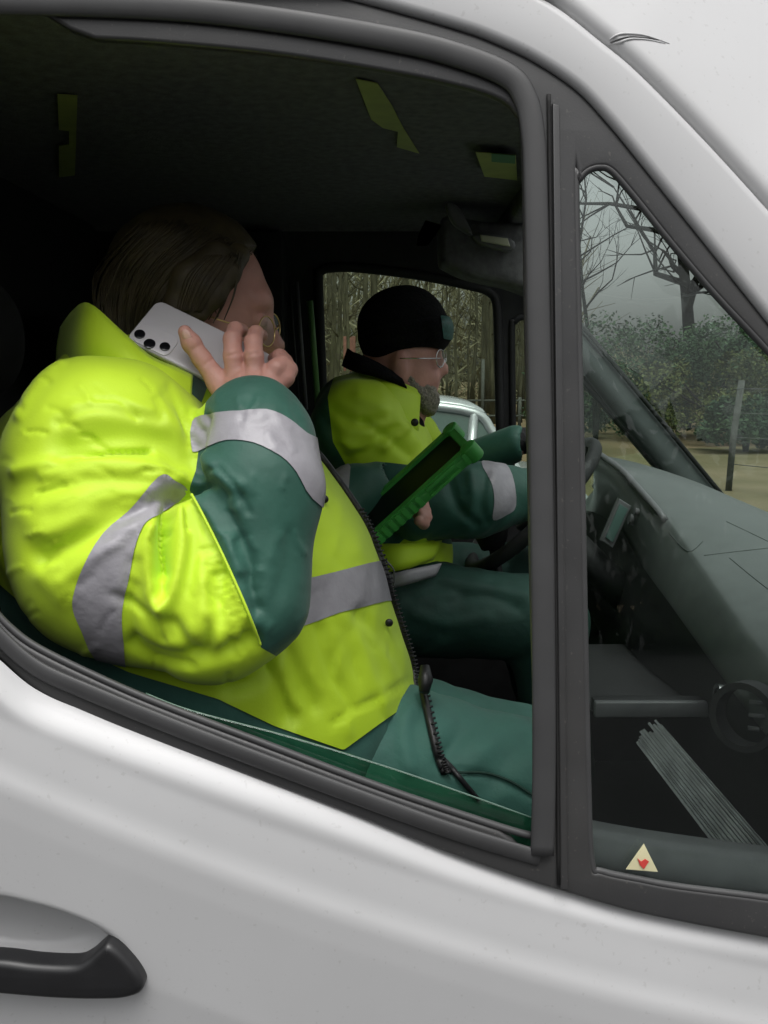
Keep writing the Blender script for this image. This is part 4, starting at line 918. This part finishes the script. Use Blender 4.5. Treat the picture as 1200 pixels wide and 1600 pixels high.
V = strokes(V, Q, [([(520, 640), (560, 660), (610, 650)], -.008, 10), ([(560, 620), (600, 640), (650, 690)], .006, 10), ([(545, 720), (590, 690), (620, 670)], -.009, 9), ([(600, 700), (630, 670), (648, 660)], .007, 8), ([(505, 650), (530, 700), (540, 740)], -.008, 10), ([(570, 660), (600, 680), (640, 710)], -.007, 8), ([(530, 690), (560, 700), (600, 690)], .006, 8), ([(640, 655), (655, 680), (672, 695)], -.004, 6)])
X, Y_ = proj(V); GR = [(480, 560), (535, 545), (512, 620), (520, 690), (545, 735), (600, 722), (655, 728), (720, 740), (800, 850), (700, 850), (640, 835), (600, 870), (600, 1000), (400, 1000), (400, 560)]  # green cloth zone, its rear edge widened to hold the back's shade
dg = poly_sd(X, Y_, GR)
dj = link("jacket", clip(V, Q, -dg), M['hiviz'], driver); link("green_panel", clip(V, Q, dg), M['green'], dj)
link("reflective_band", clip_poly(V, Q, [(535, 742), (552, 712), (600, 704), (640, 698), (658, 712), (650, 732), (600, 724), (552, 736)], .0013), M['grey'], dj)
# forearm sleeves
F_ = Field((-.04, 1.62, 1.20), (.33, 1.90, 1.50), .005)
F_.add(F_.cone(P(640, 790, 1.745), P(745, 780, 1.75), .070, .070), .02); F_.add(F_.cone(P(745, 780, 1.75), P(832, 770, 1.78), .070, .048), .02)
V, Q = F_.mesh(); V = wrinkle(V, Q, .0025, 44); V = strokes(V, Q, [([(700, 745), (715, 790), (745, 820)], -.007, 8), ([(735, 740), (740, 780), (730, 815)], .006, 9), ([(760, 740), (752, 790), (760, 815)], -.004, 7)])
link("forearm_sleeve", mesh_from(V, Q), M['green'], dj)
link("reflective_band", clip_poly(V, Q, cr([(752, 722), (782, 720), (800, 742), (806, 790), (790, 805), (770, 812), (772, 785), (768, 755)], 3, True), .0013), M['grey'], dj)
F_ = Field((.06, 1.94, 1.38), (.30, 2.20, 1.58), .005); F_.add(F_.cone(P(685, 745, 2.10), P(805, 693, 2.02), .052, .040), .02); F_.sub(F_.cone(P(822, 692, 2.01), P(850, 690, 2.0), .03, .034), .005)
V, Q = F_.mesh(); link("forearm_sleeve", mesh_from(V, Q), M['green'], dj)
# collar and dark neck lining
top = [P(556, 580, DY + .03), P(570, 578, DY - .05), P(605, 590, DY - .085), P(640, 604, DY - .07), P(656, 611, DY - .045)]
bot = [P(540, 618, DY + .03), P(560, 625, DY - .08), P(600, 650, DY - .125), P(632, 672, DY - .115), P(652, 676, DY - .085)]
link("collar", solid(loft(top, bot, 6, .01), .005), M['hiviz'], dj)
link("collar_lining", solid(loft([P(656, 612, DY - .045), P(664, 620, DY - .02), P(668, 628, DY + .02)], [P(642, 664, DY - .08), P(650, 656, DY - .04), P(662, 644, DY + .02)], 5), .004), M['knit'], dj)
link("scarf", solid(loft([P(545, 545, DY), P(555, 552, DY - .07), P(590, 568, DY - .09), P(625, 590, DY - .075)], [P(536, 572, DY), P(554, 580, DY - .09), P(600, 592, DY - .10), P(636, 606, DY - .08)], 5, .01), .006), M['knit'], driver)
bm = bmesh.new(); bmesh.ops.create_uvsphere(bm, u_segments=12, v_segments=8, radius=.0075, matrix=Matrix.Translation(tuple(P(648, 660, DY - .125))) @ Matrix.Diagonal((1, .5, 1, 1))); link("press_stud", bm_mesh(bm), M['zip'], dj)
link("jacket_hem", solid(loft([P(585, 850, 1.71), P(630, 850, 1.70), P(690, 845, 1.74)], [P(590, 895, 1.69), P(630, 890, 1.68), P(676, 874, 1.72)], 4, .006), .005), M['hiviz'], dj)
link("reflective_band", solid(loft([P(600, 900, 1.665), P(640, 890, 1.655), P(690, 880, 1.69)], [P(604, 922, 1.66), P(640, 912, 1.652), P(680, 900, 1.68)], 4, .004), .003), M['grey'], dj)
# beanie with turned-up rim and badge
F_ = Field((-.08, 1.70, 1.66), (.18, 2.0, 1.90), .0042)
F_.add(F_.ell(P(634, 514, DY), (.083, .086, .084)), .02); F_.add(F_.cone(P(604, 508, DY), P(606, 528, DY), .054, .054, (1, 1.4, 1)), .03)
F_.add(F_.cone(P(598, 538, DY), P(672, 518, DY), .038, .044, (1, 2.0, 1)), .008)
F_.sub(F_.ell(P(646, 586, DY), (.085, .12, .062)), .006)
V, Q = F_.mesh(); V = relax(V, Q, 2); V = strokes(V, Q, [([(556, 520), (600, 506), (660, 494), (706, 490)], -.004, 4), ([(556, 532), (600, 522), (660, 508), (712, 506)], .004, 8), ([(600, 470), (640, 456), (670, 470)], -.002, 8)]); hat = link("knitted_hat", mesh_from(V, Q), M['knit'], driver)
link("hat_badge", clip_poly(V, Q, [(688, 494), (704, 496), (712, 512), (708, 532), (692, 528)], .002), M['badge'], hat)
F_ = Field((.0, 1.76, 1.56), (.14, 1.94, 1.70), .0035)
for sg_ in (-1, 1):
    F_.add(F_.cone(P(632, 590, DY + sg_ * .056), P(664, 628, DY + sg_ * .028), .018, .022, (1, .8, 1)), .012); F_.add(F_.cone(P(676, 594, DY + sg_ * .008), P(664, 606, DY + sg_ * .034), .0105, .012), .008)
F_.add(F_.cone(P(667, 622, DY - .024), P(667, 622, DY + .024), .024, .024), .012); F_.add(F_.cone(P(668, 636, DY - .012), P(668, 636, DY + .012), .018, .018), .012)
V, Q = F_.mesh(); V = wrinkle(V, Q, .0025, 160); link("beard", mesh_from(V, Q), M['beard'], driver)
c1, c2 = P(688, 560, DY - .035), P(691, 558, DY + .035)
g = link("spectacles", join_meshes([tube(ellipse3(c1, .009, .017, lean=.018), .0012, 6, True), tube(ellipse3(c2, .009, .017, lean=.018), .0012, 6, True), tube([P(625, 560, DY - .085), P(660, 560, DY - .075), P(688, 560, DY - .05)], .0013, 6), tube([P(696, 560, DY - .016), P(697, 559, DY + .016)], .0012, 6)]), M['chrome'], driver)
for c in (c1, c2): link("spectacle_lens", mesh_from(ellipse3(c, .0085, .0165, lean=.0175), [tuple(range(28))]), M['g_spec'], g)
F_ = Field((.0, 1.74, 1.50), (.14, 1.96, 1.66), .005); F_.add(F_.cone(P(622, 634, DY - .01), P(632, 668, DY - .01), .034, .040, (1, 1.3, 1)), .02)
link('neck_lining', mesh_from(*F_.mesh()), M['knit'], dj)
# driver's trousers
F_ = Field((-.12, 1.60, .80), (.42, 2.16, 1.42), .0075)
F_.add(F_.cone(P(600, 945, 1.76), P(850, 968, 1.72), .100, .078), .03); F_.add(F_.cone(P(640, 905, 1.97), P(800, 898, 2.0), .085, .068), .02); F_.add(F_.cone(P(850, 968, 1.72), P(880, 1200, 1.72), .075, .06), .03); F_.add(F_.cone(P(812, 905, 2.0), P(850, 1100, 2.0), .07, .06), .03)
V, Q = F_.mesh(); V = wrinkle(V, Q, .003, 34); V = strokes(V, Q, [([(690, 905), (740, 915), (820, 930)], .004, 9), ([(640, 930), (680, 915), (720, 925)], -.006, 8), ([(700, 940), (760, 930), (810, 950)], -.006, 9), ([(650, 960), (700, 975), (760, 965)], .005, 10), ([(740, 870), (765, 885), (770, 905)], -.006, 7)])
link("trousers", mesh_from(V, Q), mat("dark_trouser_cloth", (0.010, 0.046, 0.034), 0.75, var=0.2, vscale=16, bump=0.16, bscale=45), driver)
# gear lever with its dark grip, between driver and dash
gear = link("gear_lever", join_meshes([tube([P(772, 805, 1.86), P(766, 835, 1.86), P(770, 856, 1.86)], [.030, .036, .024], 14), tube([P(770, 850, 1.86), P(790, 960, 1.86)], .010, 10)]), M['inner'], van)

# ================================================================== THE TABLET
tA, tB, tC = P(566, 858, 1.50), P(740, 700, 1.50), P(551, 812, 1.61)
ux = tB - tA; TL = np.linalg.norm(ux); ux /= TL; uy = tC - tA; uy -= ux * uy.dot(ux); TW = np.linalg.norm(uy); uy /= TW; uz = np.cross(ux, uy)
if uz[0] > 0: uz = -uz
tablet = tag(link("tablet_computer", slab_local(rrect(TL, TW, .016), -.018, 0, .004, tA, ux, uy, uz), M['case']), "tablet computer in a bright green rubber case held between passenger and driver", "tablet")
def ringslab(o0, o1, t0, t1):
    n = len(o0); V = [(x, y, t) for o, t in ((o0, t0), (o0, t1), (o1, t1), (o1, t0)) for x, y in o]; Fc = []
    for k in range(n):
        for j in range(4): Fc.append((j * n + k, j * n + (k + 1) % n, ((j + 1) % 4) * n + (k + 1) % n, ((j + 1) % 4) * n + k))
    me = mesh_from(V, Fc); bm = bmesh.new(); bm.from_mesh(me); bmesh.ops.recalc_face_normals(bm, faces=bm.faces); bm.to_mesh(me); bm.free(); return oriented(autosmooth(me, 40), tA, ux, uy, uz)
link("case_rim", ringslab(rrect(TL, TW, .016), [(x + .013, y + .013) for x, y in rrect(TL - .026, TW - .026, .010)], -.001, .007), M['case'], tablet)
link("screen", slab_local([(x + .014, y + .014) for x, y in rrect(TL - .028, TW - .028, .009)], 0, .0015, 0, tA, ux, uy, uz), M['screen'], tablet)
ribs = []
for x in np.linspace(.02, TL - .02, 15):
    if TL * .55 < x < TL * .86: continue
    ribs.append(slab_local([(x - .0045, -.0045), (x + .0045, -.0045), (x + .0045, .001), (x - .0045, .001)], -.016, .005, .0015, tA, ux, uy, uz))
for t0_, t1_ in ((-.014, -.009), (-.002, .005)): link('grip_rail', slab_local([(TL * .58, -.006), (TL * .84, -.006), (TL * .84, .001), (TL * .58, .001)], t0_, t1_, .001, tA, ux, uy, uz), M['case'], tablet)
for cx, cy_ in ((0.006, .006), (TL - .006, .006), (.006, TW - .006), (TL - .006, TW - .006)):
    link('corner_bumper', slab_local([(cx + .015 * math.cos(a), cy_ + .015 * math.sin(a)) for a in np.linspace(0, 2 * math.pi, 16, endpoint=False)], -.02, .009, .003, tA, ux, uy, uz), M['case'], tablet)
nl = sum(1 for x in np.linspace(.02, TL - .02, 15) if x <= TL * .55)
for grp in (ribs[:nl], ribs[nl:]):
    if grp: link('bumper_ribs', join_meshes(grp), M['case'], tablet)
# loose cable below the tablet
tag(link("thin_cable", tube(cr([P(585, 862, 1.56), P(605, 878, 1.55), P(616, 895, 1.55), P(612, 930, 1.56), P(600, 948, 1.57)], 5), .0018, 6), M['bar']), "thin pale cable hanging below the green tablet", "cable")

# ================================================================== PAPERS on the dash shelf by the passenger's door
oA, oB = P(1003, 1150, 1.20), P(1158, 1352, 1.10); od = oB - oA; oL = np.linalg.norm(od); od /= oL
on = np.array((0, -1.0, .0)); on -= od * on.dot(od); on /= np.linalg.norm(on); ob_ = np.cross(od, on)
if ob_[2] < 0: ob_ = -ob_
stack = []; tt_ = 0.0
for k in range(13):
    th_ = random.choice((.0012, .0018, .0028, .0036)); l0 = random.uniform(-.004, .010); l1 = oL + random.uniform(-.006, .004); fan = .0009 * k
    stack.append(slab_local([(l0, -.075), (l1, -.085), (l1 - .003, .004 * math.sin(k * 2.1)), (l0 + .004, .003 * math.sin(k * 1.3))], tt_, tt_ + th_, 0, oA - ob_ * .010, od, -on, ob_ + od * (.004 * k)))
    for v in stack[-1].vertices: v.co += Vector(tuple(ob_)) * float((np.array(v.co) - oA).dot(od) / oL) * fan
    tt_ += th_ + random.uniform(.0001, .0005)
papers = tag(link("paper_stack", join_meshes(stack), M['paper']), "slanting stack of grey printed papers on edge behind the small front pane", "papers")
for f in papers.data.polygons: f.use_smooth = False

# ================================================================== OUTSIDE: parked car, fence, trees, wood
def make_car(cx, cy_, label):
    root = empty("parked_car", (cx, cy_, 0), label, "car")
    prof = [(-2.1, .45, .75), (-2.15, .8, .78), (-2.05, 1.0, .80), (-1.85, 1.05, .82), (1.0, .98, .84), (1.55, .93, .82), (2.0, .82, .74), (2.15, .6, .68), (2.1, .38, .66)]
    rows = []
    for x, z, w in cr([(-2.12, .62, .72), (-2.15, .85, .78), (-1.95, 1.03, .82), (-1.0, 1.02, .85), (.7, 1.00, .86), (1.2, .97, .84), (1.75, .88, .78), (2.1, .70, .70), (2.14, .5, .66)], 4):
        rows.append([(cx + x, cy_ + s_ * w * f, zz) for s_, f, zz in ((-1, .96, .32), (-1, 1.03, .55), (-1, 1.0, z - .08), (-1, .94, z - .01), (-1, .5, z + .02), (1, .5, z + .02), (1, .94, z - .01), (1, 1.0, z - .08), (1, 1.03, .55), (1, .96, .32))])
    body = grid(rows, True); link("body", body, M['car'], root)
    cab = cr([(-1.74, 1.03, .70), (-1.55, 1.34, .62), (-1.34, 1.49, .60), (-.4, 1.545, .60), (.1, 1.50, .60), (.45, 1.36, .64), (.78, 1.16, .70), (1.02, 1.0, .74)], 5)
    link("roof", solid([[(cx + x, cy_ - w, z - .02), (cx + x, cy_ - w * .9, z + .008), (cx + x, cy_, z + .025), (cx + x, cy_ + w * .9, z + .008), (cx + x, cy_ + w, z - .02)] for x, z, w in cab[7:22]], .03), M['car'], root)
    for s_ in (-1, 1):
        side = [(cx + x, cy_ + s_ * (w + .02), z - .03) for x, z, w in cab]; base = [(cx + x, cy_ + s_ * .80, 1.0) for x, z, w in cab]
        link("window", grid([side, base], s_ > 0), M['carglass'], root)
        link("window_pillar", join_meshes([tube(side, .032, 8)] + [tube([side[i], (side[i][0] + .05, cy_ + s_ * .81, 1.0)], .03, 8) for i in (9, 19)]), M['car'], root)
        link("roof_rail", tube([(cx - 1.2, cy_ + s_ * .5, 1.545), (cx - 1.1, cy_ + s_ * .5, 1.60), (cx + .1, cy_ + s_ * .5, 1.59), (cx + .22, cy_ + s_ * .5, 1.52)], .018, 8), M['chrome'], root)
        link("headlight", box((cx + 1.88, cy_ + s_ * .55 - .14, .68), (cx + 2.08, cy_ + s_ * .55 + .14, .80), .04), M['chrome'], root)
    link("windscreen", grid([[(cx + x + .02, cy_ + s_ * w, z) for s_ in (-1, -.5, 0, .5, 1)] for x, z, w in cab[20:]]), M['carglass'], root)
    link("rear_window", grid([[(cx + x - .02, cy_ + s_ * w, z) for s_ in (-1, -.5, 0, .5, 1)] for x, z, w in cab[:9]]), M['carglass'], root)
    for x in (-1.35, 1.35):
        for s_ in (-1, 1):
            wh = tube([(cx + x, cy_ + s_ * .70, .33), (cx + x, cy_ + s_ * .88, .33)], .33, 24); w_ = link("wheel", wh, M['tyre'], root)
            link("rim", tube([(cx + x, cy_ + s_ * .80, .33), (cx + x, cy_ + s_ * .893, .33)], .21, 20), M['chrome'], w_)
    for o in root.children_recursive:
        o.data.transform(Matrix.Translation((2 * cx, 0, 0)) @ Matrix.Scale(-1, 4, (1, 0, 0))); o.data.flip_normals()
    return root
make_car(-.88, 6.3, "silver estate car parked beyond the driver's window")

def limb(pts, r0, r1, seg=6): return tube(pts, list(np.linspace(r0, r1, len(pts))), seg)
def bare_tree(h, r, seed, nb=9, spread=.35, first=.35, twigs=4, seg=6, crook=1.0, fat=1.0):
    """trunk mesh and branch mesh of a leafless tree standing at the origin"""
    rg = random.Random(seed); pts = []; x = y = 0.0
    for k in range(7):
        pts.append(Vector((x, y, h * k / 6))); x += rg.uniform(-.03, .03) * h * .5 * crook; y += rg.uniform(-.03, .03) * h * .35
    trunk = limb(pts, r, r * .22, 8); br = []
    for k in range(nb):
        f = first + (1 - first) * (k + rg.random() * .5) / nb; i = min(5, int(f * 6)); p = pts[i].lerp(pts[i + 1], f * 6 - i)
        a = rg.uniform(0, 6.283); L = h * spread * rg.uniform(.6, 1.1) * (1.15 - .6 * f); up = rg.uniform(.25, .8)
        q = [p]; dr = Vector((math.cos(a), math.sin(a), up)).normalized()
        for s_ in range(4):
            dr = (dr + Vector((rg.uniform(-.35, .35) * crook, rg.uniform(-.35, .35) * crook, rg.uniform(-.1, .35)))).normalized(); q.append(q[-1] + dr * L / 4)
        rb = r * .42 * fat * (1 - .55 * f); br.append(limb(q, rb, rb * .18, 5))
        for s_ in range(twigs):
            i2 = rg.randint(1, 4); d2 = (dr + Vector((rg.uniform(-1, 1), rg.uniform(-1, 1), rg.uniform(-.4, .8)))).normalized(); tq = [q[i2]]
            for u in range(3):
                d2 = (d2 + Vector((rg.uniform(-.4, .4), rg.uniform(-.4, .4), rg.uniform(-.3, .4)))).normalized(); tq.append(tq[-1] + d2 * L * .16)
            br.append(limb(tq, rb * .32, rb * .08, 4))
            for e_ in range(2):
                d3 = (d2 + Vector((rg.uniform(-1, 1), rg.uniform(-1, 1), rg.uniform(-.5, .7)))).normalized(); br.append(limb([tq[2], tq[2] + d3 * L * .1, tq[2] + d3 * L * .2 + Vector((0, 0, rg.uniform(-.1, .1)))], rb * .14, rb * .05, 3))
    return trunk, join_meshes(br)
protos = [bare_tree(rg_h, rg_r, 20 + i, 9, .22, .3) for i, (rg_h, rg_r) in enumerate([(13, .13), (15, .19), (11, .08), (16, .22), (12, .10)])]
def plant(proto, x, y, s_, rz, m, label, group=None, cat="tree"):
    root = empty("bare_tree", (x, y, 0), label, cat, group); root.scale = (s_, s_, s_); root.rotation_euler = (0, 0, rz)
    for nm, me in zip(("trunk", "branches"), proto):
        o = bpy.data.objects.new(nm, me); COL.objects.link(o); o.parent = root
        if not me.materials: me.materials.append(m)
        me.polygons.foreach_set('use_smooth', [True] * len(me.polygons))
    return root
rg = random.Random(5); cnt = 0
for k in range(46):
    d = rg.uniform(29, 62); px = rg.uniform(460, 830)
    x = (px - 600) / FPX * d; plant(protos[k % 5], x, d, rg.uniform(.6, 1.0), rg.uniform(0, 6), M['bark'], "slim leafless tree of the wood behind the driver's window", "leafless trees of the wood")
# the far wood itself: stems and twigs past counting
V, Fc = [], []
for k in range(6500):
    d = rg.uniform(58, 110); x = (rg.uniform(380, 1500) - 600) / FPX * d; z0 = rg.uniform(-.5, 13 if x / d < .2 else .5); a = rg.uniform(-.5, .5) if rg.random() < .35 else rg.uniform(-1.4, 1.4); L = rg.uniform(2, 6) if x / d < .2 else rg.uniform(1.5, 4.5); w = rg.uniform(.02, .20) * (1 if rg.random() < .35 else .35)
    dx, dz = math.sin(a) * L, math.cos(a) * L; b = rg.uniform(-.4, .4); n = len(V)
    for t, ww in ((0, w), (1, w * .4)):
        for c in range(3): V.append((x + dx * t + math.cos(c * 2.1) * ww, d + b * t + math.sin(c * 2.1) * ww, z0 + dz * t))
    for c in range(3): Fc.append((n + c, n + (c + 1) % 3, n + 3 + (c + 1) % 3, n + 3 + c))
tag(link("far_wood", mesh_from(V, Fc), M['wood']), kind="stuff")
V, Fc = [], []
for k in range(16000):
    d = rg.uniform(48, 112); x = (rg.uniform(380, 1500) - 600) / FPX * d; z = rg.uniform(0, 12 if x / d < .2 else 3.6) * rg.random() ** .35; s_ = rg.uniform(.15, .45) if x / d < .2 else rg.uniform(.06, .2); n = len(V); a = rg.uniform(0, 6.28); b = rg.uniform(-1, 1)
    u = Vector((math.cos(a), math.sin(a), b)).normalized() * s_; w = u.cross(Vector((rg.uniform(-1, 1), rg.uniform(-1, 1), 1))).normalized() * s_ * (.5 if x / d >= .2 else rg.uniform(.05, .2)); u = u * (1 if x / d >= .2 else 2.2)
    c = Vector((x, d, z)); V += [c - u, c + w, c + u, c - w]; Fc.append((n, n + 1, n + 2, n + 3))
tag(link("underwood", mesh_from(V, Fc), M['wood']), kind="stuff")
# evergreen bushes across the field, seen through the windscreen
def bush(x, y, rx, h, seed, label, m=M['leafd']):
    r_ = random.Random(seed); root = empty("evergreen_bush", (x, y, 0), label, "bush", "evergreen bushes across the field"); V, Fc = [], []
    cl = [(Vector((x + r_.uniform(-1, 1) * rx, y + r_.uniform(-.8, .8) * rx, h * r_.uniform(.15, .9))), r_.uniform(.28, .5) * min(rx, h)) for _ in range(16)]
    for c, rr in cl:
        for _ in range(520):
            v = Vector((r_.gauss(0, 1), r_.gauss(0, 1), r_.gauss(0, 1))).normalized() * rr * r_.uniform(.55, 1.08); v.z *= .8; p = c + v
            if p.z < .05: continue
            s_ = r_.uniform(.03, .075); u = Vector((r_.gauss(0, 1), r_.gauss(0, 1), r_.gauss(0, .6))).normalized() * s_; w = u.cross(Vector((r_.gauss(0, 1), r_.gauss(0, 1), r_.gauss(0, 1)))).normalized() * s_ * .55; n = len(V)
            V += [p - u, p + w, p + u, p - w]; Fc.append((n, n + 1, n + 2, n + 3))
    link("foliage", mesh_from(V, Fc), m, root, False)
    link("stem", join_meshes([limb([(x, y, 0), (x + r_.uniform(-.1, .1), y, h * .35), tuple(c)], .07, .02, 5) for c, _ in cl[:6]]), M['barkd'], root)
light_ = mat("olive_leaves", (.05, .075, .02), .8, spec=.2, vscale=2, col2=(.12, .13, .045))
for k, (px, y, rx, h, lab, m) in enumerate([(930, 25, 1.5, 3.1, "tall dark evergreen beyond the far windscreen pillar", M['leafd']), (1010, 27, 1.9, 2.9, "broad dark evergreen next to the tall one", M['leafd']), (1105, 24, 1.6, 2.4, "low olive bush before the dark evergreens", light_),
                                         (1075, 30, 2.2, 3.4, "dark evergreen under the gnarled bare tree", M['leafd']), (1180, 26, 2.0, 3.0, "dark evergreen at the field's outer edge behind the fence post", M['leafd']), (1270, 29, 2.4, 3.5, "dark evergreen past the white pillar", M['leafd']), (1165, 21, .9, 1.4, "small dark bush at the fence", M['leafd'])]):
    bush((px - 600) / FPX * y, y, rx, h, 40 + k, lab, m)
# gnarled bare tree against the sky
def plant_own(name, tr, x, y, label, m):
    root = empty(name, (x, y, 0), label, "tree")
    for nm, me in zip(("trunk", "branches"), tr):
        me.transform(Matrix.Translation((x, y, 0))); link(nm, me, m, root)
plant_own("bare_tree", bare_tree(13.0, .27, 77, 22, .46, .30, 8, crook=2.2, fat=1.4), (1062 - 600) / FPX * 33, 33, "gnarled bare tree with black crooked branches against the grey sky", M['barkd'])
plant_own("bare_tree", bare_tree(12.0, .21, 81, 20, .46, .30, 8, crook=2.2, fat=1.4), (1150 - 600) / FPX * 33.5, 33.5, "bare tree with crooked twigs beside the gnarled one", M['barkd'])
plant_own("bare_tree", bare_tree(9.5, .10, 83, 12, .45, .42, 6, crook=2.0, fat=1.3), (925 - 600) / FPX * 34, 34, "thin bare tree with arching twigs above the tall dark evergreen", M['barkd'])
# wire fence along the field
fence = empty("wire_fence", (5.2, 13.6, 0), "wire fence on grey posts along the field", "fence")
fx = [(1142, 13.6, 1.62), (1215, 12.9, 1.6), (1300, 12.2, 1.6)]
fpos = [((px - 600) / FPX * y, y) for px, y, h in fx]
for (x, y), (_, _, h) in zip(fpos, fx): link("post", tube([(x, y, 0), (x + .03, y, h * .5), (x + .11, y, h)], .05, 8), M['post'], fence)
for z in (.4, .8, 1.15, 1.5): link("wire", tube([(x + .04, y, z) for x, y in fpos], .006, 5), M['wire'], fence)
# low rail fence and board at the wood's edge
rail = empty("rail_fence", (3.0, 29, 0), "low pale rail fence at the edge of the wood", "fence")
for k in range(7):
    x = 1.8 + k * 1.1; link("post", tube([(x, 27.5, 0), (x, 27.5, 2.2 if k == 1 else 1.1)], .05, 8), M['post'], rail)
for z in (.55, 1.0): link("rail", tube([(1.8, 27.5, z), (8.4, 27.5, z)], .035, 6), M['post'], rail)
sg = empty("notice_board", (-1.15, 33, 0), "faded red board on a post among the trees", "sign")
link("board", box((-1.42, 32.95, 1.9), (-1.0, 33.0, 3.1), .01), M['sign'], sg); link("post", tube([(-1.2, 33.05, 0), (-1.2, 33.05, 3.0)], .06, 8), M['post'], sg)

# dark belt of trees added out of view behind the camera, to darken reflections
V, Fc = [], []
for k in range(7000):
    x = rg.uniform(-45, 45); y = -26 + rg.uniform(-2, 2); z = rg.uniform(0, 7.5 + 1.5 * math.sin(x * .4)) ; s_ = rg.uniform(.3, .7); n = len(V)
    u = Vector((rg.gauss(0, 1), rg.gauss(0, .5), rg.gauss(0, 1))).normalized() * s_; w = u.cross(Vector((rg.gauss(0, .3), 1, rg.gauss(0, .3)))).normalized() * s_ * .7; c = Vector((x, y, z))
    V += [c - u, c + w, c + u, c - w]; Fc.append((n, n + 1, n + 2, n + 3))
tag(link("roadside_wood", mesh_from(V, Fc), M['leafd']), kind="stuff")
